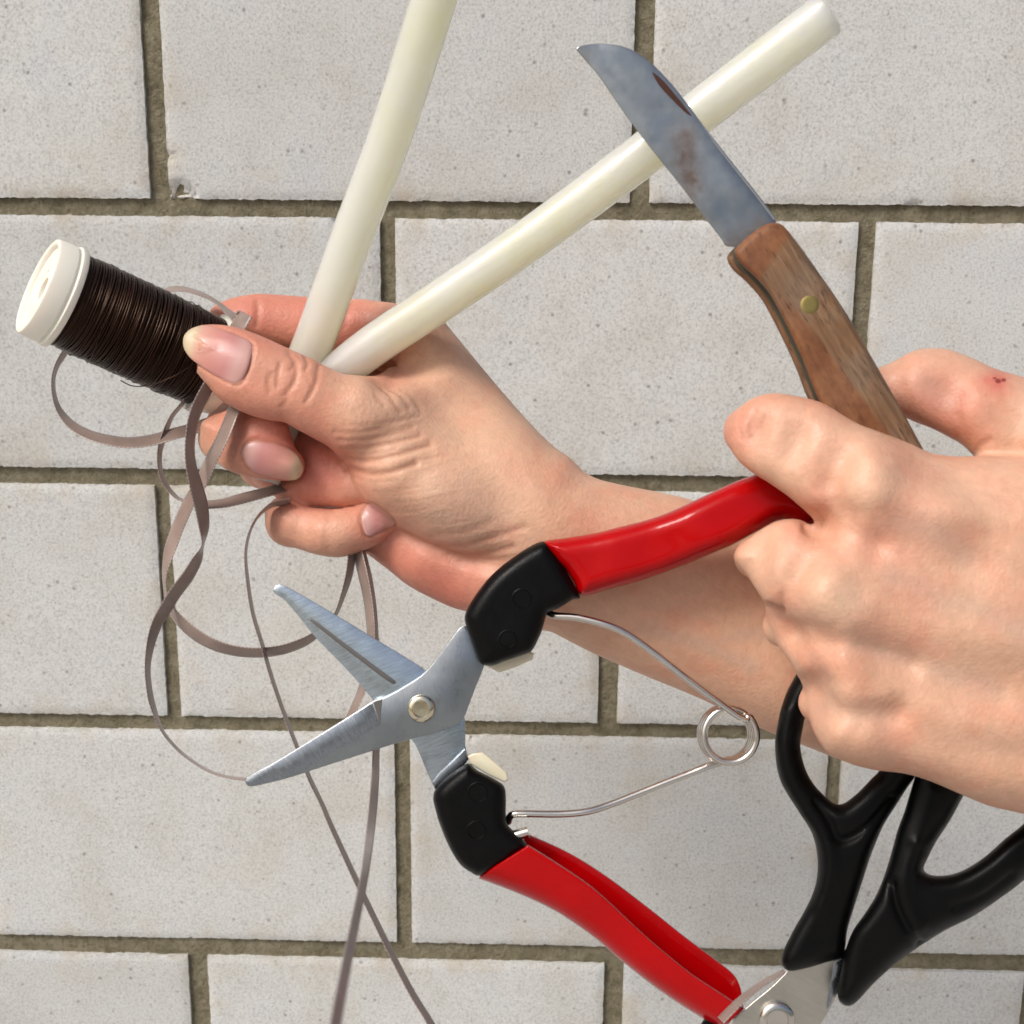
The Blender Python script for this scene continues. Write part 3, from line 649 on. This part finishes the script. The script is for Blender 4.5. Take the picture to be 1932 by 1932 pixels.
lathe('flange', cr, -ax, [(-.2,12),(-.2,16.0),(.2,16.4),(1.6,16.4),(1.9,15.3),(2.0,14.9),(2.5,14.8),(3.0,15.2),(6.5,14.9),(7.0,14.2),(6.8,13.0),(5.0,12.0),(5.0,0)], 'cream', sp, 80, 40)
u = np.cross(ax, (0.1,.2,1)); u /= np.linalg.norm(u); vv = np.cross(ax, u)
lathe('wire_underlayer', cr, ax, [(.2,13.2),(.25,13.95),(Ls-.3,13.95),(Ls-.2,13.2)], 'coil', sp)
nt_, seg = 92, 110; a = np.arange(seg)*2*math.pi/seg; V = []; fs = []
prof = [(-.5,-.32),(-.28,.08),(0,.18),(.28,.08),(.5,-.32)]; pitch = (Ls-.6)/nt_; ring0 = 0
for t in range(nt_):
    z0 = .3+(t+.5)*pitch; rj = rng.normal()*.12; ph, am = random.uniform(0, 6.28), abs(rng.normal())*.35
    bulge = .35*math.sin(t/nt_*math.pi)-.5*max(0, t/nt_-.93)*10*.3
    for dz, dr in prof:
        z = z0+dz*pitch+am*np.sin(a+ph)*.7+.12*np.sin(3*a+ph*2)
        r = 14.35+bulge+rj+dr*.7+.10*np.sin(2*a+ph)
        V.append(cr+(ax*(z[:,None])+(np.cos(a)[:,None]*u+np.sin(a)[:,None]*vv)*r[:,None])/1000)
for i in range(len(V)-1):
    if (i+1) % 5 == 0: continue
    for j in range(seg):
        k = (j+1) % seg; fs.append((i*seg+j, i*seg+k, (i+1)*seg+k, (i+1)*seg+j))
link('wire_winding', np.concatenate(V), fs, 'coil', sp)
for k in range(7):      # stray turns lying over the winding
    z0 = random.uniform(6, Ls-6); tl = random.uniform(-3.5, 3.5); a0 = random.uniform(0, 6.28)
    t = np.linspace(a0, a0+random.uniform(2.5, 5), 60)
    z = z0+tl*np.sin(t-a0); C = cr+(ax*z[:,None]+(np.cos(t)[:,None]*u+np.sin(t)[:,None]*vv)*14.95)/1000
    V, f_ = tube_pts(C, .00016, 6); link('stray_wire', V, f_, 'coil', sp)
p = spline(Z1([(600,925,6),(660,952,7.5),(740,948,9),(850,910,10),(930,865,9),(960,840,8)]), 8); V, f_ = tube_pts(P(p[:,0],p[:,1],p[:,2]), .00018, 6); link('stray_wire', V, f_, 'coil', sp)
p = np.array(Z1([(302,540,14.5),(325,542,15.8),(345,552,16.2),(372,560,15.8)])); V, f_ = tube_pts(P(p[:,0],p[:,1],p[:,2]), .00018, 6); link('wire_end', V, f_, 'coil', sp)

# ------------------------------------------------------------------ knife
kn = thing('knife', P(1600, 700, 42), 'old pocket knife with rusty blade and worn wooden handle', 'knife')
kw = lambda x, y: 47-.012*(np.asarray(y)-200)
o = slab('blade', Z8([(75,112),(84,96),(130,88),(180,85),(230,88),(270,93),(330,115),(390,155),(440,200),(500,265),(560,340),(650,470),(740,590),(860,740),(962,876),(1000,960),(900,1060),(790,985),(735,981),(720,950),(650,862),(530,702),(400,542),(280,382),(180,232),(110,152)]), kw, 1.7, .35, 'blade', kn)
bm = bmesh.new(); bm.from_mesh(o.data)
for _ in range(2):
    bmesh.ops.subdivide_edges(bm, edges=[e for e in bm.edges if e.calc_length() > .005], cuts=3); bmesh.ops.triangulate(bm, faces=bm.faces)
bm.to_mesh(o.data); bm.free(); o.data.set_sharp_from_angle(angle=math.radians(28))
W3 = np.array([v.co for v in o.data.vertices])+np.array(origin(kn))
def smear(pts, r): 
    q = np.array(Z8(pts)); C = P(q[:,0], q[:,1], kw(q[:,0], q[:,1])); dmin = np.full(len(W3), 1e9)
    for p0, p1 in zip(C[:-1], C[1:]):
        e = p1-p0; t = np.clip((W3-p0) @ e/(e @ e), 0, 1); dmin = np.minimum(dmin, np.linalg.norm(W3-p0-t[:,None]*e, axis=1))
    return np.exp(-(dmin*1000/r)**2)
fattr(o, 'rust', np.clip(.95*smear([(560,490),(560,600),(590,730)], 3.2)+.8*smear([(740,970),(800,950),(900,880)], 1.6)+.3*smear([(90,110),(120,170)], 1.5), 0, 1))
slab('nail_groove', Z8([(408,208),(432,222),(470,258),(515,312),(560,368),(592,410),(560,392),(515,348),(470,302),(436,262)]), lambda x, y: kw(x, y)+.80, .16, .02, 'rust', kn, 1)
sp_ = spline([(x, y, float(kw(x, y))+.35) for x, y in Z8([(566,352),(650,472),(740,592),(860,742),(958,872)])], 6); V, f_ = tube_pts(P(sp_[:,0], sp_[:,1], sp_[:,2]), .0001+.00045*np.clip(np.linspace(0, 2.5, len(sp_)), 0, 1), 10); link('spine_glint', V, f_, 'spring', kn)  # bright polished tube added to draw the glint along the spine
hs = Z8([(776,1005),(800,970),(850,925),(905,888),(950,876),(985,885),(1020,922),(1080,1000),(1150,1100),(1220,1200),(1290,1310),(1370,1450),(1450,1590),(1530,1730),(1600,1860),(1680,2000),(1760,2150),(1720,2230),(1600,2200),(1480,2120),(1360,1990),(1280,1880),(1200,1760),(1130,1620),(1080,1490),(1030,1380),(980,1280),(930,1190),(860,1110),(800,1055)])
o, v = solid('handle_scale', hs, [(x, y, w+3.6, 3.4, 2.8) for x, y, w in [(*p, float(kw(*p))) for p in Z8([(880,970),(1108,1238),(1300,1560),(1500,1900)])]], 'wood', kn, h=.42, power=2.6)
px = np.array(Z8([(900,960)])[0])/S; d1 = np.array(Z8([(1108,1238)])[0])/S-px; d1 /= np.linalg.norm(d1)
along = (v[:,:2]-px) @ d1; side = (v[:,:2]-px) @ np.array([-d1[1], d1[0]])
edge_l = -poly_sd(v[:,0], v[:,1], spline(hs, 4, True)/S)
fattr(o, 'worn', np.clip(np.clip((7.0-along+side*.35)/2.0, 0, 1)+np.clip((side-3.2)/2, 0, .9)*np.clip(along/22-.3, 0, 1), 0, 1))
sh = Z8([(-18,14)])[0]; base = Z8([(0,0)])[0]; dx, dy = sh[0]-base[0], sh[1]-base[1]
slab('liner', [(x+dx*.75, y+dy*.75) for x, y in hs], lambda x, y: kw(x, y)-.2, 2.2, .2, 'liner', kn, 1)
o, v = solid('handle_scale', [(x+dx*1.9, y+dy*1.9) for x, y in hs], [(x, y, w-4.4, 3.2, 2.6) for x, y, w in [(*p, float(kw(*p))) for p in Z8([(880,970),(1108,1238),(1300,1560),(1500,1900)])]], 'wood', kn, h=.5, power=2.6)
fattr(o, 'worn', np.full(len(v), .25))
x, y = Z8([(1108,1238)])[0]; rv = P(x, y, float(kw(x, y))+6.9)
lathe('rivet', rv, VIEW, [(-2,2.45),(.10,2.45),(.18,2.3),(.20,1.4),(.21,0)], 'brass', kn, 32)
lathe('rivet_rim', rv, VIEW, [(-1,2.8),(.03,2.8),(.06,2.6),(.03,2.4)], 'liner', kn, 32)

# ------------------------------------------------------------------ secateurs
se = thing('secateurs', P(*Z5([(1007,985)])[0], 20), 'open red handled garden secateurs with black grips and a coil spring', 'secateurs')
pw = 20.0
slab('back_blade', Z5([(268,402),(272,388),(285,374),(305,368),(332,374),(420,424),(600,530),(800,652),(1030,792),(1150,900),(1222,1020),(1226,1100),(1225,1180),(1250,1240),(1160,1310),(1078,1398),(1055,1345),(1030,1290),(1000,1212),(970,1150),(900,1080),(820,1000),(765,940),(700,860),(600,752),(480,632),(400,528),(330,446),(278,412)]), pw-2.3, 2.2, .3, 'brushed_up', se)
slab('front_blade', Z5([(128,1342),(146,1324),(300,1239),(500,1115),(650,1022),(765,948),(790,940),(820,934),(900,890),(1000,828),(1040,790),(1080,740),(1140,658),(1190,590),(1222,566),(1262,620),(1292,700),(1322,762),(1310,802),(1280,872),(1250,950),(1222,1028),(1190,1066),(1100,1100),(900,1152),(700,1216),(500,1280),(350,1330),(250,1355),(170,1373),(142,1370)]), pw, 2.4, .35, 'steel', se)
slab('ground_edge', Z5([(134,1343),(300,1246),(500,1122),(650,1029),(762,957),(800,1068),(700,1122),(560,1202),(400,1306),(300,1336),(200,1358),(148,1364)]), pw+1.2, .24, .08, 'brushed', se, 0)
slab('ground_step', Z5([(768,954),(812,938),(806,1000),(803,1062)]), pw+1.2, .3, .05, 'dark_steel', se, 0)  # raised dark plate for the notch, its shade put into the colour
slab('blade_groove', Z5([(448,536),(470,540),(600,640),(740,745),(880,848),(882,860),(862,866),(720,760),(580,650),(452,548)]), pw-1.2, .2, .05, 'dark_steel', se, 1)  # raised strip, the shade of a groove put into its dark colour
slab('folded_shank', Z5([(1060,1350),(1100,1300),(1160,1248),(1222,1186),(1245,1236),(1160,1306),(1080,1392)]), pw-.9, 1.2, .3, 'brushed', se, 0)
piv = P(*Z5([(1007,985)])[0], pw+1.2)
lathe('pivot_bolt', piv, VIEW, [(-.5,4.0),(.35,4.0),(.9,3.75),(1.25,3.3),(1.3,2.5),(1.0,2.2),(.75,2.0),(.72,0)], 'nickel', se, 40)
# black grips
ug = Z5([(1222,548),(1232,498),(1270,430),(1330,350),(1400,282),(1480,222),(1560,172),(1620,154),(1662,190),(1722,290),(1797,428),(1760,442),(1700,482),(1652,502),(1630,516),(1602,610),(1562,690),(1530,712),(1430,746),(1360,772),(1312,768),(1290,740),(1252,640)])
solid('grip', ug, [(*p, pw+1, 6.4, 5.2) for p in Z5([(1300,650),(1500,400)])], 'black', se, h=.42, n=3, power=2.6)
lg = Z5([(1068,1402),(1150,1312),(1240,1256),(1282,1290),(1382,1342),(1426,1392),(1428,1540),(1462,1590),(1538,1668),(1480,1712),(1400,1770),(1300,1815),(1258,1802),(1200,1760),(1150,1682),(1110,1592),(1080,1500)])
solid('grip', lg, [(*p, pw+1, 6.4, 5.2) for p in Z5([(1250,1450),(1350,1680)])], 'black', se, h=.42, n=3, power=2.6)
for x, y, r in ((1505,437,2.35), (1435,640,2.2), (1287,1402,2.5), (1280,1590,2.3)):
    lathe('rivet', P(*Z5([(x,y)])[0], pw+7.42), VIEW, [(-1.5,r+.5),(.12,r+.45),(.22,r+.2),(.05,r),(-.5,r-.15),(-.55,0)], 'black', se, 32)
slab('bumper', Z5([(1325,770),(1395,806),(1480,778),(1560,742),(1566,712),(1530,690),(1400,720)]), pw-5, 5, .8, 'bumper', se, 0)
slab('bumper', Z5([(1236,1222),(1262,1208),(1312,1202),(1372,1250),(1430,1302),(1440,1338),(1422,1352),(1335,1312),(1255,1262)]), pw-2.5, 6, .6, 'bumper', se, 0)
# red handles
uh = Z6([(527,522),(620,502),(780,476),(900,446),(1040,410),(1160,368),(1280,312),(1400,256),(1500,212),(1570,186),(1700,120),(1880,60),(1990,80),(2040,200),(1990,400),(1880,440),(1810,450),(1720,408),(1600,462),(1470,532),(1400,562),(1260,622),(1130,672),(1000,716),(850,756),(720,787),(680,722),(640,660),(600,620)])
solid('handle', uh, [(*p, w, 7.6, 5.5) for p, w in zip(Z6([(650,640),(1000,580),(1400,430),(1850,250)]), (21,22,25,25))], 'red', se, h=.5, n=3, power=2.3)
A = spline(Z7([(515,386),(700,502),(900,642),(1150,872),(1300,1002),(1450,1122),(1600,1222),(1690,1283),(1722,1310)]), 6)
B = spline(Z7([(240,558),(470,646),(690,752),(900,896),(1060,1032),(1230,1166),(1430,1302),(1580,1388),(1650,1394)]), 6)
C = spline(Z7([(515,324),(740,426),(960,562),(1230,766),(1400,902),(1560,1022),(1680,1118),(1722,1200),(1728,1290)]), 6)
secs = []; wf, wb, rr = pw+6.5, pw-8.5, 7.5
for i in range(len(A)):
    a_, b_, c_ = A[i], B[i], C[i]; sec = []; L_ = np.linalg.norm(a_-b_)/S; r_ = min(rr, L_*.55)
    dirn = (b_-a_)/(np.linalg.norm(b_-a_)+1e-9)
    for t in np.linspace(0, 1, 5)[:-1]: q = a_+dirn*S*(L_-r_)*t; sec.append((q[0], q[1], wf-.5*t))
    for t in np.linspace(0, math.pi, 11):
        q = a_+dirn*S*(L_-r_+r_*math.sin(t)); sec.append((q[0], q[1], (wf-.5+wb)/2+(wf-.5-wb)/2*math.cos(t)))
    q0 = a_+dirn*S*(L_-r_)
    for t in np.linspace(0, 1, 5)[1:]: q = q0+(c_-q0)*t; sec.append((q[0], q[1], wb))
    secs.append(sec)
secs = np.array(secs); ns, nk = secs.shape[:2]
V = P(secs[...,0].ravel(), secs[...,1].ravel(), secs[...,2].ravel())
fs = [(i*nk+j, (i+1)*nk+j, (i+1)*nk+j+1, i*nk+j+1) for i in range(ns-1) for j in range(nk-1)]
fs.append(tuple((ns-1)*nk+j for j in range(nk)))
o = link('handle', V, fs, 'red', se)
md = o.modifiers.new('thick', 'SOLIDIFY'); md.thickness = .0016; md.offset = 0; md.use_even_offset = True
bv = o.modifiers.new('ease', 'BEVEL'); bv.width = .0005; bv.segments = 2; bv.limit_method = 'ANGLE'
# spring
def wire(name, L, r, mat, parent, n=8, seg=12):
    p = spline(L, n); V, f_ = tube_pts(P(p[:,0], p[:,1], p[:,2]), r, seg); return link(name, V, f_, mat, parent)
cx, cy, rad = 1450, 1478, 128
pts = [(535,862,14),(552,872,18),(592,886,20),(700,896,21),(840,932,22),(940,976,22),(1060,1060,22),(1250,1208,23),(1400,1318,23),(1520,1400,23)]
turns = 3
for i in range(1, turns*24+13):
    t = math.radians(-62)+i*2*math.pi/24; s_ = i/(turns*24+12)
    pts.append((cx+rad*math.cos(t)-34*s_+10, cy+rad*math.sin(t)*1.04+6-10*s_, 22.5-6.5*s_))
pts = pts[:-2]+[(1330,1640,17),(1250,1672,17),(1120,1722,17.5),(1000,1770,18),(850,1828,19),(740,1860,20),(600,1872,20),(400,1870,20),(362,1884,19.5),(352,1912,18)]
wire('spring', Z6(pts), .00105, 'spring', se, 4)
V, f_ = tube_pts(P(*np.array(Z7([(440,330,23),(478,318,23),(515,308,23)])).T), .0016, 12); link('spring_end', V, f_, 'spring', se, 40)

# ------------------------------------------------------------------ scissors
sc = thing('scissors', P(1600, 1650, 24), 'black handled household scissors held upside down under the fist', 'scissors')
sw = 22.0
sl_ = Z4([(490,430),(450,520),(426,620),(415,700),(420,790),(440,870),(480,942),(520,1002),(560,1062),(586,1122),(600,1200),(599,1280),(580,1360),(540,1442),(490,1530),(450,1612),(442,1660),(460,1692),(490,1700),(560,1686),(640,1662),(702,1642),(722,1600),(732,1520),(762,1420),(800,1300),(840,1180),(890,1062),(942,980),(992,900),(1032,840),(1060,740),(1000,600),(850,480),(700,360),(560,340)])
hl = Z4([(556,560),(536,640),(526,710),(540,790),(572,862),(622,922),(692,970),(762,932),(832,862),(880,810),(900,730),(850,630),(720,500),(610,480)])
solid('handle', sl_, [(*p, sw, t, 5.2) for p, t in zip(Z4([(450,700),(700,1150),(600,1600),(950,850)]), (6,6.5,5.5,6))], 'black2', sc, [hl], h=.45, power=2.0, dents=[(Z4([(600,960),(650,1040),(690,1120),(760,1105),(850,1040),(930,950)]), 1.5, 1.6), (Z4([(560,1010),(630,1110),(660,1200),(655,1300),(620,1420)]), -.8, 2.2), (Z4([(470,560),(450,700),(475,850),(530,960)]), -.5, 2.0)])
sr_ = Z4([(1050,790),(1012,900),(982,1000),(952,1080),(930,1160),(900,1262),(860,1362),(812,1442),(762,1512),(736,1570),(715,1640),(700,1720),(688,1790),(696,1832),(730,1854),(772,1836),(850,1752),(950,1662),(1050,1592),(1160,1522),(1280,1462),(1400,1382),(1506,1302),(1650,1170),(1760,1000),(1720,800),(1500,690),(1250,660),(1110,700)])
hr = Z4([(1242,930),(1182,1040),(1122,1132),(1082,1210),(1066,1252),(1092,1276),(1150,1282),(1230,1262),(1330,1202),(1420,1122),(1506,1052),(1580,960),(1590,850),(1480,780),(1320,800)])
solid('handle', sr_, [(*p, sw+1.5, t, 5.5) for p, t in zip(Z4([(1050,900),(980,1400),(780,1750),(1400,1250)]), (6.5,7,5.5,7))], 'black2', sc, [hr], h=.45, power=2.0, dents=[(Z4([(925,1320),(950,1420),(1000,1520),(1060,1590)]), 1.4, 1.5), (Z4([(1040,1150),(1010,1230),(990,1320),(1010,1420),(1050,1500)]), -1.0, 2.2), (Z4([(1200,1420),(1330,1370),(1450,1280)]), 1.0, 1.6), (Z4([(1110,920),(1080,1020),(1040,1130)]), -.7, 2.2)])
slab('blade', Z4([(490,1640),(700,1600),(714,1660),(700,1740),(672,1830),(630,1900),(590,1970),(520,2120),(350,2420),(280,2420),(300,2200),(230,2050),(215,1930),(300,1850),(400,1770),(470,1700)]), sw-.5, 1.6, .25, 'scissor', sc, 1)
slab('blade', Z4([(640,1600),(725,1590),(745,1680),(705,1760),(650,1880),(560,2010),(400,2130),(180,2330),(120,2330),(250,2100),(420,1950),(560,1850)]), sw-2.3, 1.6, .25, 'scissor', sc, 1)
slab('blade_rim', Z4([(672,1662),(710,1644),(712,1668),(690,1750),(655,1850),(640,1870),(650,1800),(664,1730)]), sw+.36, .3, .08, 'brushed', sc, 1)
lathe('pivot_screw', P(*Z4([(422,1910)])[0], sw+.3), VIEW, [(-.5,5.1),(.9,5.1),(1.4,4.7),(1.7,4.0),(1.75,3.2),(1.2,2.9),(1.15,0)], 'spring', sc, 40)
slab('black_block', Z4([(90,1915),(150,1905),(170,1960),(120,2050),(60,2050)]), sw-4, 5, .6, 'black2', sc, 1)  # small black block below the end of the red handle

# ------------------------------------------------------------------ ribbon
rb = thing('ribbon', P(560, 1000, 0), 'narrow taupe satin ribbon hanging in loose loops from the fingers', 'ribbon')
HB = 2.75          # half the ribbon's width in mm
def strip(L, sign=1, mat='ribbon', hb=HB):
    """L = (x, y, depth, half the width that shows, px); the rest of the width turns into depth"""
    p = spline(L, 10); x, y, w, a = p.T; n = len(p)
    px = S*D0*1000/(D0*1000-w); amm = np.clip(np.abs(a)/px, .05, hb*.999); dz = sign*np.sqrt(hb*hb-amm*amm)
    T = np.stack([np.gradient(x), np.gradient(y)], 1); T /= np.linalg.norm(T, axis=1, keepdims=True)+1e-9
    nr = np.stack([-T[:,1], T[:,0]], 1); V = []; uv = []
    seg = np.concatenate([[0], np.cumsum(np.linalg.norm(np.diff(P(x,y,w), axis=0), axis=1))])
    m = 7
    for k in range(m):
        t = k/(m-1)*2-1; cup = .10*(1-t*t)
        V.append(P(x+nr[:,0]*amm*px*t, y+nr[:,1]*amm*px*t, w+dz*t+cup)); uv.append(np.stack([seg, np.full(n, (t+1)/2)], 1))
    V = np.stack(V, 1).reshape(-1,3); UVs = np.stack(uv, 1).reshape(-1,2)
    fs = [(i*m+k, (i+1)*m+k, (i+1)*m+k+1, i*m+k+1) for i in range(n-1) for k in range(m-1)]
    o = link('ribbon_loop', V, fs, mat, rb)
    ul = o.data.uv_layers.new(name='UVMap'); idx = np.array([l.vertex_index for l in o.data.loops]); ul.data.foreach_set('uv', UVs[idx].ravel())
    md = o.modifiers.new('thick', 'SOLIDIFY'); md.thickness = .00016; md.offset = 0
    return o
k = .3797
def zs(f, L): return [(*f([(a[0], a[1])])[0], a[2], a[3]*k) for a in L]
strip(zs(Z1, [(780,505,-14,12),(840,474,-13,13),(900,470,-12,13),(960,482,-11,12),(1020,504,-10,11),(1080,538,-8,9),(1125,578,-5,14),(1160,606,-3,18),(1185,630,-2,22)]))
strip(zs(Z1, [(1150,710,7,36),(1190,648,8,37),(1222,592,7.5,36)]))
strip(zs(Z1, [(1212,592,5.2,36),(1200,622,4.6,37),(1180,668,4,36)]))
strip(zs(Z1, [(340,760,-14,16),(310,805,-13,15),(282,855,-12,12),(265,920,-10,10),(270,1000,-8,11),(295,1072,-6,15),(350,1140,-4,21),(430,1190,-2,24),(530,1220,-1,26),(640,1234,-1,27),(760,1220,-2,28),(870,1188,-3,28),(960,1164,-6,28),(1060,1125,-10,26)]))
strip(zs(Z1, [(1075,880,9,24),(1035,955,10,30),(990,1040,11,30),(958,1130,12,27),(943,1250,13,24),(950,1350,13,27),(975,1450,11,33),(1000,1550,7,34),(1013,1650,4,26),(1011,1720,3,9),(1003,1760,3,8),(980,1815,4,24),(933,1897,4,30),(873,1977,3,31),(823,2057,2,30),(783,2127,2,27),(753,2217,3,22),(735,2327,4,15),(738,2427,4,14),(758,2537,4,14),(803,2657,4,8),(863,2737,4,7),(943,2807,4,7),(1043,2867,5,7),(1143,2897,6,7),(1240,2908,6,7)]), 1)
strip(zs(Z1, [(1200,980,2,26),(1165,1062,7,28),(1110,1200,9.5,30),(1050,1320,9,31),(1000,1430,6,31),(940,1530,2,30),(890,1640,-1,30),(846,1760,-2,28),(820,1865,-2,14),(818,1945,-2,7),(838,2037,-2,14),(893,2117,-2,24),(973,2187,-1,28),(1063,2237,0,27),(1163,2267,0,25),(1283,2277,0,24),(1403,2262,0,24),(1503,2227,0,22),(1563,2192,0,18),(1618,2150,0,11),(1668,2087,0,9),(1703,1997,-1,12),(1735,1887,-3,18),(1750,1770,-6,20)]), -1)
strip(zs(Z1, [(930,1010,-8,10),(900,1048,-8,9),(850,1112,-6,10),(812,1210,-4,14),(793,1290,-4,12),(797,1370,-4,11),(822,1440,-4,12),(870,1498,-4,9),(910,1520,-4,7),(1000,1540,-4,18),(1100,1536,-4,22),(1200,1512,-5,26),(1330,1478,-7,24),(1420,1450,-12,24)]), 1)
S6 = Z3([(840,318,-4,5),(790,326,-2,6),(735,342,0,4),(672,402,1,2.2),(632,490,2,2.4),(618,590,2,2.6),(630,730,3,3.2),(655,880,3,3.4),(700,1030,3,3.6),(740,1170,4,3.6),(790,1320,5,3.6),(850,1480,6,3.6),(930,1680,10,3.8),(1000,1830,14,4.2)])
strip(S6+[(628,1565,18,4.6),(700,1720,24,5.5),(770,1860,30,6.0),(815,1935,34,6.5),(880,2050,38,7)], 1)
strip(zs(Z3, [(1160,520,-8,22),(1176,582,-6,24),(1200,680,-4,24),(1222,790,-3,22),(1236,900,-2,21),(1240,1010,-2,20),(1226,1140,-2,20),(1196,1250,-2,19),(1155,1350,-1,18),(1090,1470,0,18),(1010,1560,0,16)]), -1)
strip(zs(Z3, [(1185,520,-10,14),(1205,582,-9,12),(1232,700,-8,14),(1252,850,-6,16),(1262,1000,-3,16),(1268,1200,0,16),(1270,1400,4,16),(1265,1580,10,17)])+[(707,1480,24,7.5),(700,1560,48,8),(688,1650,100,7.5),(668,1750,145,8.5),(648,1850,180,9.5),(630,1950,200,10.5),(615,2040,212,11)], 1)
strip([(1360,1925,60,8),(1395,1890,58,7.5),(1435,1858,52,6),(1480,1832,44,4)], 1)
